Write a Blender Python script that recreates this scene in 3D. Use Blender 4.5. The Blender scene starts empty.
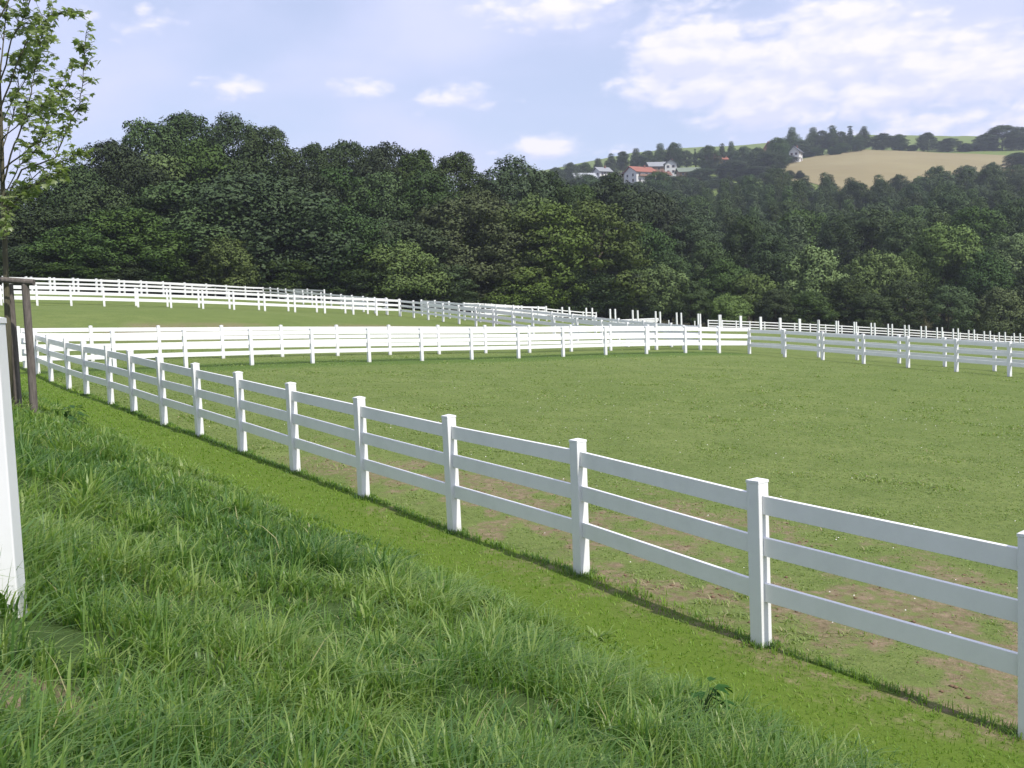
import math, random
import numpy as np

CZ = 2.6            # eye height above the paddock datum
# ----------------------------------------------------------------- fence lines (metres, plan)
F_B1 = [(-16.2,29.1),(-14.57,30.66),(-12.8,32.28),(-11.01,33.87),(-9.18,35.43),(-7.33,36.96),(-5.45,38.45),(-3.55,39.92),(-1.62,41.34),(0.33,42.74),(2.31,44.1),(4.31,45.42),(6.34,46.71),(8.38,47.96),(10.2,48.9)]
F_B2 = [(-17.43,35.58),(-15.39,36.85),(-13.35,38.12),(-11.32,39.4),(-9.28,40.67),(-7.25,41.94),(-5.21,43.21),(-3.18,44.48),(-1.14,45.75),(0.89,47.03),(2.93,48.3),(4.96,49.57),(7.0,50.84),(9.03,52.11),(11.07,53.39)]
F_C1 = [(11.86,49.67),(13.04,47.58),(14.19,45.47),(15.3,43.35),(16.37,41.2),(17.4,39.03),(18.39,36.85),(19.35,34.65),(20.27,32.43),(21.1,30.2)]
F_C2 = [(12.87,53.93),(14.12,51.88),(15.34,49.82),(16.55,47.75),(17.74,45.66),(18.92,43.57),(20.07,41.46),(21.21,39.35),(22.32,37.23),(23.4,35.1)]
# ground height above the tilted plane, at surveyed spots
CTL = [
(-12.8,32.3,-.23),(-11,33.9,-.24),(-9.2,35.4,-.2),(-7.3,37,-.19),(-5.5,38.5,-.19),(-3.5,39.9,-.2),(-1.6,41.3,-.2),(.3,42.7,-.2),(2.3,44.1,-.15),(4.3,45.4,-.1),(6.3,46.7,-.09),(8.4,48,-.05),
(-15.4,36.9,-.33),(-11.3,39.4,-.28),(-7.2,41.9,-.24),(-3.2,44.5,-.22),(.9,47,-.24),(5,49.6,-.17),(9,52.1,-.15),
(11.9,49.7,-.1),(14.2,45.5,-.07),(16.4,41.2,-.05),(18.4,36.8,.01),(12.9,53.9,-.27),(15.3,49.8,-.26),(17.7,45.7,-.17),(20.1,41.5,-.13)]
CTL += [(5,15,-.1),(0,25,-.15),(10,25,-.12),(8,35,-.1),(20,25,0),(30,30,0),(16,12,-.1)]
F_A = [(5.98,3.18),(4.61,4.77),(3.25,6.27),(1.89,7.77),(0.61,9.73),(-0.74,11.49),(-2.02,13.11),(-3.27,14.74),(-4.46,16.30),(-5.65,17.90),(-6.84,19.51),(-8.04,21.17),(-9.15,22.74),(-10.53,24.72),(-11.75,26.51),(-13.24,28.75),(-14.55,30.75),(-16.11,33.19)]
F_EP = [(-25.17,103.28),(-23.97,101.35),(-22.76,99.41),(-21.56,97.48),(-20.35,95.54),(-19.13,93.61),(-17.93,91.67),(-16.72,89.75),(-15.51,87.81),(-14.31,85.88),(-13.09,83.94),(-11.88,82.01),(-10.68,80.08),(-9.47,78.15),(-8.26,76.21),(-7.06,74.28),(-5.84,72.34),(-4.64,70.41),(-3.43,68.48),(-2.22,66.54),(-1.02,64.61),(0.20,62.67),(1.41,60.74),(2.61,58.80),(3.82,56.88),(5.03,54.94),(6.23,53.01),(7.45,51.07)]
F_EP2 = [(-6.93,79.74),(-5.72,77.80),(-4.51,75.87),(-3.30,73.93),(-2.09,72.00),(-0.89,70.07),(0.32,68.13),(1.53,66.20),(2.74,64.26),(3.95,62.33),(5.16,60.39),(6.36,58.47),(7.57,56.53),(8.78,54.60),(9.99,52.66)]
F_D1 = [(-34.54,63.82),(-32.64,64.70),(-30.74,65.58),(-28.90,66.44),(-27.07,67.29),(-25.14,68.18),(-23.21,69.08),(-21.29,69.97),(-19.38,70.86),(-17.43,71.76),(-15.48,72.67),(-13.49,73.59),(-11.55,74.49),(-9.92,75.25),(-8.28,76.01)]
F_D2 = [(-33.85,67.50),(-32.04,68.34),(-30.12,69.23),(-28.21,70.11),(-26.32,70.99),(-24.40,71.89),(-22.44,72.79),(-20.48,73.70),(-18.56,74.60),(-16.58,75.51),(-14.62,76.42),(-12.61,77.36),(-10.99,78.11),(-9.60,78.75)]
F_E1 = [(-36.37,72.63),(-35.66,74.60),(-34.89,76.73),(-34.08,78.99),(-33.24,81.33),(-32.37,83.76),(-31.46,86.29),(-30.49,88.98),(-29.49,91.79),(-28.42,94.76),(-27.36,97.70),(-26.30,100.65)]
F_E2 = [(-38.21,76.91),(-37.43,79.12),(-36.64,81.36),(-35.78,83.79),(-34.87,86.36),(-33.94,89.01),(-32.96,91.77),(-31.87,94.88),(-30.78,97.96),(-29.55,101.44),(-28.51,104.38)]
F_T1 = [(-3.25,88.00),(-1.12,88.95),(1.14,89.96),(3.38,90.95),(5.52,91.90),(7.70,92.88),(9.93,93.87),(12.16,94.86),(14.43,95.87),(16.61,96.84),(18.61,97.73),(20.81,98.71),(23.06,99.71),(25.30,100.71),(27.54,101.71),(29.80,102.71),(31.93,103.67),(34.11,104.63),(36.33,105.62),(38.47,106.57),(40.64,107.54),(42.81,108.51),(44.98,109.47),(47.14,110.44),(49.34,111.41),(51.51,112.38),(53.72,113.36),(55.89,114.33),(58.10,115.31)]
F_T2 = [(-2.00,85.08),(0.37,86.13),(2.54,87.10),(4.67,88.05),(6.85,89.02),(9.07,90.01),(11.21,90.96),(13.43,91.96),(15.51,92.88),(17.68,93.85),(19.85,94.81),(22.06,95.80),(24.21,96.76),(26.35,97.71),(28.53,98.68),(30.79,99.69),(33.03,100.69),(35.17,101.64),(37.41,102.64),(39.57,103.60),(41.68,104.55),(43.86,105.52),(45.98,106.46),(48.10,107.41),(50.27,108.37),(52.47,109.35),(54.58,110.29),(56.72,111.25)]
F_F = [(-4.90,108.32),(-3.32,109.16),(-1.87,109.92),(-0.40,110.70),(1.04,111.46),(2.57,112.27),(4.08,113.07),(5.52,113.84),(6.98,114.61),(8.50,115.41),(10.08,116.25)]
F_G = [(23.63,119.17),(25.40,119.66),(27.18,120.15),(28.92,120.63),(30.84,121.15),(32.74,121.68),(34.78,122.24),(36.84,122.81),(38.92,123.38),(41.11,123.98),(43.35,124.60),(45.70,125.24),(48.08,125.90),(50.48,126.56),(52.91,127.22),(55.36,127.90),(57.84,128.58),(60.35,129.27),(62.88,129.97),(65.44,130.67),(68.04,131.39)]
F_X = [(15.07,112.52),(18.31,115.16),(21.82,118.03)]
CTL += [(3.3,6.3,-0.16),(1.9,7.8,-0.10),(0.6,9.7,-0.13),(-0.7,11.5,-0.16),(-2.0,13.1,-0.13),(-3.3,14.7,-0.13),(-4.5,16.3,-0.12),(-5.7,17.9,-0.12),(-6.8,19.5,-0.15),(-8.0,21.2,-0.14),(-9.2,22.7,-0.14),(-10.5,24.7,-0.21),(-11.8,26.5,-0.25),(-13.2,28.7,-0.28),(-14.5,30.7,-0.29),(-16.1,33.2,-0.31),(6.0,3.2,-0.16),(4.6,4.8,-0.16),(-25.2,103.3,1.23),(-24.0,101.3,1.15),(-22.8,99.4,1.12),(-21.6,97.5,1.05),(-20.3,95.5,1.03),(-19.1,93.6,0.96),(-17.9,91.7,0.89),(-16.7,89.7,0.83),(-15.5,87.8,0.82),(-14.3,85.9,0.77),(-13.1,83.9,0.73),(-11.9,82.0,0.68),(-10.7,80.1,0.64),(-9.5,78.1,0.61),(-8.3,76.2,0.54),(-7.1,74.3,0.47),(-5.8,72.3,0.45),(-4.6,70.4,0.43),(-3.4,68.5,0.34),(-2.2,66.5,0.27),(-1.0,64.6,0.20),(1.4,60.7,0.09),(2.6,58.8,0.02),(3.8,56.9,-0.05),(5.0,54.9,-0.06),(-32.6,64.7,0.88),(-30.7,65.6,0.91),(-28.9,66.4,0.96),(-27.1,67.3,0.95),(-25.1,68.2,0.93),(-23.2,69.1,0.92),(-21.3,70.0,0.90),(-19.4,70.9,0.88),(-17.4,71.8,0.79),(-15.5,72.7,0.77),(-13.5,73.6,0.71),(-11.6,74.5,0.69),(-9.9,75.3,0.61),(-8.3,76.0,0.54),(-36.4,72.6,1.55),(-35.7,74.6,1.55),(-34.9,76.7,1.55),(-34.1,79.0,1.56),(-33.2,81.3,1.54),(-32.4,83.8,1.55),(-31.5,86.3,1.52),(-30.5,89.0,1.49),(-29.5,91.8,1.46),(-28.4,94.8,1.42),(-27.4,97.7,1.38),(-26.3,100.7,1.23),(-3.3,88.0,0.27),(-1.1,88.9,0.19),(1.1,90.0,0.10),(3.4,91.0,0.10),(5.5,91.9,0.09),(7.7,92.9,0.04),(9.9,93.9,-0.01),(12.2,94.9,-0.11),(14.4,95.9,-0.21),(16.6,96.8,-0.27),(18.6,97.7,-0.33),(20.8,98.7,-0.39),(23.1,99.7,-0.46),(25.3,100.7,-0.52),(27.5,101.7,-0.59),(29.8,102.7,-0.66),(31.9,103.7,-0.73),(34.1,104.6,-0.81),(36.3,105.6,-0.88),(38.5,106.6,-0.96),(40.6,107.5,-1.04),(42.8,108.5,-1.13),(45.0,109.5,-1.21),(47.1,110.4,-1.35),(49.3,111.4,-1.50),(51.5,112.4,-1.59),(53.7,113.4,-1.74),(55.9,114.3,-1.89),(58.1,115.3,-1.99),(-4.9,108.3,0.33),(-3.3,109.2,0.25),(-1.9,109.9,0.18),(-0.4,110.7,0.15),(1.0,111.5,0.07),(2.6,112.3,-0.07),(4.1,113.1,-0.21),(5.5,113.8,-0.35),(7.0,114.6,-0.49),(8.5,115.4,-0.64),(10.1,116.2,-0.79),(23.6,119.2,-1.15),(25.4,119.7,-1.20),(27.2,120.1,-1.26),(28.9,120.6,-1.29),(30.8,121.2,-1.31),(32.7,121.7,-1.34),(34.8,122.2,-1.36),(36.8,122.8,-1.45),(38.9,123.4,-1.47),(41.1,124.0,-1.56),(43.4,124.6,-1.64),(45.7,125.2,-1.73),(48.1,125.9,-1.81),(50.5,126.6,-1.90),(52.9,127.2,-2.01),(55.4,127.9,-2.13),(57.8,128.6,-2.24),(60.3,129.3,-2.36),(62.9,130.0,-2.50),(65.4,130.7,-2.65),(68.0,131.4,-2.80),(15.1,112.5,-0.97),(18.3,115.2,-1.07),(21.8,118.0,-1.05),(-60.0,80.0,2.20),(-45.0,100.0,2.00),(-30.0,120.0,1.60),(0.0,130.0,0.10)]
PROFILE = [(0,0),(150,-5),(180,-3),(220,3),(260,9),(300,16),(340,24),(380,32),(425,40),(470,50),(520,63),(580,77),(640,90),(700,103),(800,121),(950,155),(1100,158),(1600,150)]
AZF = [(-2,.45),(-.3,.5),(-.1,.7),(0,.82),(.05,.88),(.128,.955),(.278,.975),(.358,1.0),(.488,.955),(.7,.9),(2,.7)]

def sstep(a, b, x):
    t = np.clip((x-a)/(b-a), 0, 1); return t*t*(3-2*t)
def vnoise(x, y, seed=0):
    xi = np.floor(x).astype(np.int64); yi = np.floor(y).astype(np.int64)
    fx = x-xi; fy = y-yi; fx = fx*fx*(3-2*fx); fy = fy*fy*(3-2*fy)
    def h(a, b):
        n = (a*374761393 + b*668265263 + seed*974634777) & 0xffffffff
        n = ((n ^ (n >> 13))*1274126177) & 0xffffffff
        return ((n ^ (n >> 16)) & 0xffff)/65535.0
    return (h(xi,yi)*(1-fx)+h(xi+1,yi)*fx)*(1-fy)+(h(xi,yi+1)*(1-fx)+h(xi+1,yi+1)*fx)*fy
def fbm(x, y, seed=0, o=4):
    s = 0; a = .5; t = 0
    for i in range(o):
        s = s+a*vnoise(x*2**i, y*2**i, seed+i); t += a; a *= .55
    return s/t
LINE_A = np.array([(10.5,-2.0)] + F_A)
def side(x, y):
    """signed distance from the near fence, positive on the bank side"""
    best = np.full(x.shape, 1e9); sg = np.zeros(x.shape)
    for (ax,ay),(bx,by) in zip(LINE_A[:-1], LINE_A[1:]):
        dx, dy = bx-ax, by-ay; L = math.hypot(dx,dy)
        t = np.clip(((x-ax)*dx+(y-ay)*dy)/(L*L), 0, 1)
        d = np.hypot(x-ax-t*dx, y-ay-t*dy)
        c = (x-ax)*(-dy)+(y-ay)*dx
        m = d < best
        best = np.where(m, d, best); sg = np.where(m, np.sign(c), sg)
    return best*sg
CT = None
def terrain(x, y, small=True):
    global CT
    if CT is None: CT = np.array(CTL)
    x = np.atleast_1d(np.asarray(x,float)); y = np.atleast_1d(np.asarray(y,float))
    out = np.zeros(x.shape)
    for i in range(0, x.size, 60000):
        X = x[i:i+60000]; Y = y[i:i+60000]
        base = -2.63-.068*np.clip(X,-120,120)+.023*np.clip(Y,-60,200)
        s2 = (1.0+.03*np.clip(Y,0,200))**2
        w = 1/((X[:,None]-CT[:,0])**2+(Y[:,None]-CT[:,1])**2+s2[:,None])**2
        res = (w*CT[:,2]).sum(1)/w.sum(1)
        sd = side(X, Y)
        bk = .335*np.maximum(0, np.sqrt((sd-1.15)**2+.12)+(sd-1.15)-.08)/2*2*.5
        bk = np.minimum(bk, 2.2-.6*np.exp(-bk))
        fade = (1-sstep(19,36,Y))
        bank = bk*fade
        if small:
            a = sstep(1.2,2.5,sd)*fade
            bank = bank+a*(.16*(fbm(X*.8,Y*.8,3)-.5)+.07*(fbm(X*3,Y*3,9)-.5))
            bank = bank+(1-a)*.05*(fbm(X*.7,Y*.7,5)-.5)*(Y<60)
        near = base+res+bank
        d = np.hypot(X, Y)
        far = np.interp(Y, [p[0] for p in PROFILE], [p[1] for p in PROFILE])*np.interp(X/np.maximum(Y,1), [p[0] for p in AZF], [p[1] for p in AZF])
        far = far+3*(fbm(X/60,Y/60,21)-.5)*sstep(180,300,Y)
        lf = sstep(-.05,-.25,X/np.maximum(Y,1))
        t = sstep(128,205,Y)
        out[i:i+60000] = near*(1-t)+far*t + CZ
    return out
def tz(x, y, small=False): return float(terrain([x],[y],small)[0])

# ================================================================= scene
import bpy
from mathutils import Vector, Matrix
C = bpy.context.scene.collection
R = math.radians
WORDS = ['first','second','third','fourth','fifth','sixth','seventh','eighth','ninth','tenth','eleventh','twelfth','thirteenth','fourteenth','fifteenth','sixteenth','seventeenth','eighteenth','nineteenth','twentieth','twenty-first','twenty-second','twenty-third','twenty-fourth','twenty-fifth','twenty-sixth','twenty-seventh','twenty-eighth','twenty-ninth','thirtieth','thirty-first','thirty-second','thirty-third','thirty-fourth','thirty-fifth']
def tag(o, label=None, cat=None, group=None, kind=None):
    if label: o['label'] = label
    if cat: o['category'] = cat
    if group: o['group'] = group
    if kind: o['kind'] = kind
    return o
def empty(name, loc, rz=0):
    o = bpy.data.objects.new(name, None); C.objects.link(o)
    o.location = loc; o.rotation_euler = (0,0,rz); o.empty_display_size = .2
    return o
def link(name, me, parent=None, loc=(0,0,0), rz=0):
    o = bpy.data.objects.new(name, me); C.objects.link(o)
    o.location = loc; o.rotation_euler = (0,0,rz)
    if parent: o.parent = parent
    return o
def np_mesh(name, V, quads=None, tris=None, mat=None, attrs=None, smooth=False):
    me = bpy.data.meshes.new(name)
    V = np.asarray(V, np.float32); me.vertices.add(len(V)); me.vertices.foreach_set('co', V.ravel())
    idx = []; st = []; p = 0
    if quads is not None and len(quads):
        q = np.asarray(quads, np.int32); idx.append(q.ravel()); st.append(np.arange(len(q))*4); p = len(q)*4
    if tris is not None and len(tris):
        t = np.asarray(tris, np.int32); idx.append(t.ravel()); st.append(p+np.arange(len(t))*3)
    idx = np.concatenate(idx); st = np.concatenate(st).astype(np.int32)
    me.loops.add(len(idx)); me.loops.foreach_set('vertex_index', idx)
    me.polygons.add(len(st)); me.polygons.foreach_set('loop_start', st)
    if smooth: me.polygons.foreach_set('use_smooth', np.ones(len(st), bool))
    for k, v in (attrs or {}).items():
        a = me.attributes.new(k, 'FLOAT', 'POINT'); a.data.foreach_set('value', np.asarray(v, np.float32))
    me.update(calc_edges=True); me.validate()
    if mat: me.materials.append(mat)
    return me
class MB:
    def __init__(s): s.v = []; s.f = []
    def quadbox(s, P):               # eight corners: bottom ring then top ring
        b = len(s.v); s.v += [tuple(p) for p in P]
        s.f += [(b+3,b+2,b+1,b),(b+4,b+5,b+6,b+7)]+[(b+i,b+(i+1)%4,b+4+(i+1)%4,b+4+i) for i in range(4)]
    def box(s, x0,x1,y0,y1,z0,z1, dz=0):
        s.quadbox([(x0,y0,z0),(x1,y0,z0),(x1,y1,z0),(x0,y1,z0),(x0,y0,z1),(x1,y0,z1),(x1,y1,z1),(x0,y1,z1)])
    def tube(s, pts, rad, n=8, cap=True):
        pts = [Vector(p) for p in pts]; b = len(s.v)
        for i, p in enumerate(pts):
            d = (pts[min(i+1,len(pts)-1)]-pts[max(i-1,0)]).normalized()
            a = d.orthogonal().normalized() if i == 0 else (a-d*a.dot(d)).normalized()
            c = d.cross(a); r = rad[i] if hasattr(rad,'__len__') else rad
            for k in range(n):
                t = 2*math.pi*k/n; s.v.append(tuple(p+a*math.cos(t)*r+c*math.sin(t)*r))
        for i in range(len(pts)-1):
            for k in range(n):
                s.f.append((b+i*n+k, b+i*n+(k+1)%n, b+(i+1)*n+(k+1)%n, b+(i+1)*n+k))
        if cap:
            s.f.append(tuple(b+n-1-k for k in range(n))); e = b+(len(pts)-1)*n; s.f.append(tuple(e+k for k in range(n)))
    def mesh(s, name, mat, bevel=0, smooth=False):
        me = bpy.data.meshes.new(name); me.from_pydata(s.v, [], s.f)
        if bevel:
            import bmesh
            bm = bmesh.new(); bm.from_mesh(me)
            bmesh.ops.bevel(bm, geom=bm.edges[:]+bm.verts[:], offset=bevel, segments=2, affect='EDGES', profile=.6)
            bm.to_mesh(me); bm.free()
        if smooth:
            for p in me.polygons: p.use_smooth = True
        me.update(); me.materials.append(mat); return me
    def build(s, name, mat, parent=None, loc=(0,0,0), rz=0, **k):
        return link(name, s.mesh(name, mat, **k), parent, loc, rz)

# ----------------------------------------------------------------- materials
class NT:
    def __init__(s, m): s.t = m.node_tree; s.n = s.t.nodes; s.l = s.t.links
    def new(s, typ, **k):
        n = s.n.new(typ)
        for a, b in k.items():
            if a == 'inp':
                for i, v in b.items():
                    if hasattr(v, 'is_output') : s.l.new(v, n.inputs[i])
                    else: n.inputs[i].default_value = v
            else: setattr(n, a, b)
        return n
    def mix(s, f, a, b, mode='MIX'):
        n = s.n.new('ShaderNodeMix'); n.data_type = 'RGBA'; n.blend_type = mode
        for i, v in ((0,f),(6,a),(7,b)):
            if hasattr(v,'is_output'): s.l.new(v, n.inputs[i])
            else: n.inputs[i].default_value = v
        return n.outputs[2]
    def math(s, op, a, b=0, c=0, clamp=False):
        n = s.n.new('ShaderNodeMath'); n.operation = op; n.use_clamp = clamp
        for i, v in enumerate((a,b,c)):
            if hasattr(v,'is_output'): s.l.new(v, n.inputs[i])
            else: n.inputs[i].default_value = v
        return n.outputs[0]
    def ramp(s, f, stops):
        n = s.n.new('ShaderNodeValToRGB'); s.l.new(f, n.inputs[0]); e = n.color_ramp.elements
        while len(e) < len(stops): e.new(.5)
        for q, (p, c) in zip(e, stops): q.position = p; q.color = c if len(c) == 4 else (*c,1)
        return n.outputs[0]
    def noise(s, vec, scale, detail=4, rough=.55, out=0, dist=0):
        n = s.n.new('ShaderNodeTexNoise'); n.inputs['Scale'].default_value = scale; n.inputs['Detail'].default_value = detail
        n.inputs['Roughness'].default_value = rough; n.inputs['Distortion'].default_value = dist
        if vec: s.l.new(vec, n.inputs['Vector'])
        return n.outputs[out]
    def attr(s, name):
        n = s.n.new('ShaderNodeAttribute'); n.attribute_name = name; return n.outputs['Fac']
def c4(c): return (c[0],c[1],c[2],1)
def mat(name):
    m = bpy.data.materials.new(name); m.use_nodes = True; m.node_tree.nodes.clear()
    t = NT(m); o = t.new('ShaderNodeOutputMaterial'); return m, t, o
def principled(t, o, col, rough=.6, spec=.3, bump=None, bstr=.3, bdist=.01):
    p = t.new('ShaderNodeBsdfPrincipled'); p.inputs['Roughness'].default_value = rough; p.inputs['Specular IOR Level'].default_value = spec
    if hasattr(col,'is_output'): t.l.new(col, p.inputs['Base Color'])
    else: p.inputs['Base Color'].default_value = c4(col)
    if bump is not None:
        b = t.new('ShaderNodeBump'); b.inputs['Strength'].default_value = bstr; b.inputs['Distance'].default_value = bdist
        t.l.new(bump, b.inputs['Height']); t.l.new(b.outputs[0], p.inputs['Normal'])
    if o: t.l.new(p.outputs[0], o.inputs[0])
    return p
def m_white(name='white_vinyl', col=(.79,.79,.79)):
    m, t, o = mat(name); co = t.new('ShaderNodeTexCoord').outputs['Object']
    n = t.noise(co, 3.0, 5); n2 = t.noise(co, 40, 3)
    f = t.math('MULTIPLY', t.math('SUBTRACT', n, .45, clamp=True), 1.2)
    c = t.mix(f, c4(col), (.60,.61,.58,1)); c = t.mix(t.math('MULTIPLY', n2, .08), c, (.5,.5,.45,1))
    # splash dirt on the lowest few centimetres of each post
    s = t.new('ShaderNodeSeparateXYZ'); t.l.new(co, s.inputs[0])
    z = t.math('ADD', s.outputs[2], t.math('MULTIPLY', n2, .12))
    g = t.new('ShaderNodeMapRange'); g.inputs['From Min'].default_value = .16; g.inputs['From Max'].default_value = .04
    t.l.new(z, g.inputs['Value'])
    info = t.new('ShaderNodeObjectInfo')
    c = t.mix(t.math('MULTIPLY', g.outputs[0], .35), c, (.36,.36,.24,1)) if name == 'white_post' else c
    principled(t, o, c, .38, .4); return m
M_POST = m_white('white_post'); M_RAIL = m_white('white_rail', (.84,.835,.825))

def m_leaf(name, a, b, c, trans=0, rough=.65, spec=.18, hue=.5, vscale=.35, rnd=.55):
    """foliage: clump tones between a and b, a few sprays of c, each tree a little different"""
    m, t, o = mat(name); co = t.new('ShaderNodeTexCoord').outputs['Object']
    n = t.noise(co, vscale, 3); n2 = t.noise(co, vscale*4, 2)
    col = t.mix(t.math('MULTIPLY', t.math('SUBTRACT', n, .3, clamp=True), 2.4, clamp=True), c4(a), c4(b))
    col = t.mix(t.math('MULTIPLY', t.math('SUBTRACT', n2, .5, clamp=True), 2.2, clamp=True), col, c4(c))
    info = t.new('ShaderNodeObjectInfo')
    h = t.new('ShaderNodeHueSaturation')
    t.l.new(t.math('ADD', t.math('MULTIPLY', info.outputs['Random'], .022), .497), h.inputs['Hue'])
    t.l.new(t.math('ADD', t.math('MULTIPLY', info.outputs['Random'], rnd), 1-rnd/2), h.inputs['Value'])
    t.l.new(t.math('ADD', t.math('MULTIPLY', t.math('FRACT', t.math('MULTIPLY', info.outputs['Random'], 7.3)), .3), .8), h.inputs['Saturation'])
    t.l.new(col, h.inputs['Color']); col = h.outputs[0]
    p = principled(t, None, col, rough, spec)
    tr = t.new('ShaderNodeBsdfTranslucent'); t.l.new(t.mix(1.0, col, (1.0,1.15,.55,1), 'MULTIPLY'), tr.inputs[0])
    if trans == 0:
        t.l.new(p.outputs[0], o.inputs[0]); return m
    mx = t.new('ShaderNodeMixShader'); mx.inputs[0].default_value = trans
    t.l.new(p.outputs[0], mx.inputs[1]); t.l.new(tr.outputs[0], mx.inputs[2]); t.l.new(mx.outputs[0], o.inputs[0])
    return m
M_LEAF = [m_leaf('leaves_dark', (.034,.056,.016),(.048,.076,.020),(.062,.090,.026)),
          m_leaf('leaves_mid', (.044,.071,.017),(.062,.093,.022),(.082,.112,.030)),
          m_leaf('leaves_feathery', (.068,.094,.022),(.092,.122,.027),(.110,.140,.036)),
          m_leaf('leaves_slender', (.052,.080,.026),(.070,.100,.030),(.084,.114,.035)),
          m_leaf('leaves_bush', (.084,.120,.026),(.112,.155,.032),(.135,.175,.042)),
          m_leaf('leaves_bright', (.100,.145,.032),(.135,.18,.040),(.155,.20,.055)),
          m_leaf('needles', (.016,.034,.015),(.024,.046,.018),(.036,.058,.022))]
M_MAPLE = m_leaf('maple_leaves', (.17,.23,.08),(.26,.32,.13),(.38,.42,.19), trans=.5, rough=.38, spec=.5, vscale=1.2, rnd=0)
def m_bark(name, a, b, s=8):
    m, t, o = mat(name); co = t.new('ShaderNodeTexCoord').outputs['Object']
    mp = t.new('ShaderNodeMapping'); mp.inputs['Scale'].default_value = (1,1,.18); t.l.new(co, mp.inputs[0])
    n = t.noise(mp.outputs[0], s, 6, .65)
    principled(t, o, t.ramp(n, [(.3,a),(.7,b)]), .85, .15, bump=n, bstr=.8, bdist=.012); return m
M_BARK = m_bark('bark', (.05,.04,.03),(.11,.09,.065), 4)
M_YBARK = m_bark('young_bark', (.07,.065,.045),(.13,.12,.075), 25)
M_STAKE = m_bark('stake_wood', (.075,.065,.058),(.19,.165,.145), 22)

def m_grass(name, stops, trans=.35, rough=.42, spec=.45, tip=(.16,.21,.06)):
    m, t, o = mat(name)
    col = t.ramp(t.attr('tint'), stops)
    col = t.mix(t.math('MULTIPLY', t.math('POWER', t.attr('along'), 3.0), .35), col, c4(tip))
    p = principled(t, None, col, rough, spec)
    tr = t.new('ShaderNodeBsdfTranslucent'); t.l.new(t.mix(1.0, col, (1.1,1.2,.6,1), 'MULTIPLY'), tr.inputs[0])
    mx = t.new('ShaderNodeMixShader'); mx.inputs[0].default_value = trans
    t.l.new(p.outputs[0], mx.inputs[1]); t.l.new(tr.outputs[0], mx.inputs[2]); t.l.new(mx.outputs[0], o.inputs[0])
    return m
M_LONG = m_grass('long_grass', [(0,(.060,.145,.040)),(.3,(.100,.205,.042)),(.6,(.180,.290,.055)),(.92,(.31,.40,.12)),(.97,(.46,.43,.22))], trans=.5, rough=.42, spec=.42, tip=(.30,.42,.15))
M_MOWN = m_grass('mown_grass', [(0,(.13,.235,.028)),(.6,(.19,.31,.038)),(1,(.28,.38,.07))], trans=.45, spec=.3, tip=(.20,.29,.06))
M_TURF = m_grass('paddock_grass', [(0,(.14,.22,.050)),(.5,(.22,.31,.080)),(.88,(.30,.36,.13)),(.95,(.42,.38,.22))], trans=.45, spec=.25, tip=(.25,.29,.11))

def m_ground():
    m, t, o = mat('ground_turf'); co = t.new('ShaderNodeTexCoord').outputs['Object']
    big = t.noise(co, .10, 4); md = t.noise(co, .8, 5, .6); fine = t.noise(co, 9, 6, .7); vf = t.noise(co, 45, 4, .7)
    mead = t.mix(t.ramp(md, [(.35,(0,0,0)),(.65,(1,1,1))]), (.122,.168,.044,1), (.184,.226,.070,1))
    mead = t.mix(t.math('MULTIPLY', t.ramp(big, [(.4,(0,0,0)),(.62,(1,1,1))]), .55), mead, (.115,.165,.040,1))
    mead = t.mix(t.ramp(fine, [(.42,(0,0,0)),(.72,(.75,.75,.75))]), mead, (.075,.105,.028,1))
    mead = t.mix(t.ramp(vf, [(.50,(0,0,0)),(.75,(.65,.65,.65))]), mead, (.21,.22,.09,1))
    strip = t.mix(fine, (.080,.135,.018,1), (.130,.190,.030,1))
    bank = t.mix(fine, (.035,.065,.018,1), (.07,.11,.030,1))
    dirt = t.mix(t.ramp(fine, [(.35,(0,0,0)),(.7,(1,1,1))]), (.12,.085,.055,1), (.33,.245,.17,1))
    litter = t.mix(fine, (.03,.028,.014,1), (.055,.055,.022,1))
    jit = t.math('MULTIPLY', t.math('SUBTRACT', fine, .5), .9)
    def msk(a, lo=.35, hi=.65):
        v = t.math('ADD', t.attr(a), jit); g = t.new('ShaderNodeMapRange'); g.interpolation_type = 'SMOOTHSTEP'
        g.inputs['From Min'].default_value = lo; g.inputs['From Max'].default_value = hi; t.l.new(v, g.inputs['Value']); return g.outputs[0]
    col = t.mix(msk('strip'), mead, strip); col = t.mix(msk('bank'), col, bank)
    lush = t.mix(fine, (.065,.115,.024,1), (.10,.155,.034,1))
    col = t.mix(msk('lush', .3, .8), col, lush)
    spk = t.ramp(t.noise(co, 6.5, 6, .75), [(.42,(.2,.2,.2)),(.56,(1,1,1))]); col = t.mix(t.math('MULTIPLY', t.math('MULTIPLY', msk('dry', .25, .8), .85), spk), col, dirt)
    col = t.mix(msk('litter'), col, litter)
    b = t.math('ADD', t.math('MULTIPLY', fine, .7), t.math('MULTIPLY', vf, .5))
    principled(t, o, col, .9, .08, bump=b, bstr=.7, bdist=.05); return m
M_GROUND = m_ground()
def m_simple(name, a, b, sc=2, rough=.8, spec=.2, bump=.2):
    m, t, o = mat(name); co = t.new('ShaderNodeTexCoord').outputs['Object']; n = t.noise(co, sc, 5)
    principled(t, o, t.mix(n, c4(a), c4(b)), rough, spec, bump=n, bstr=bump, bdist=.02); return m

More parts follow.
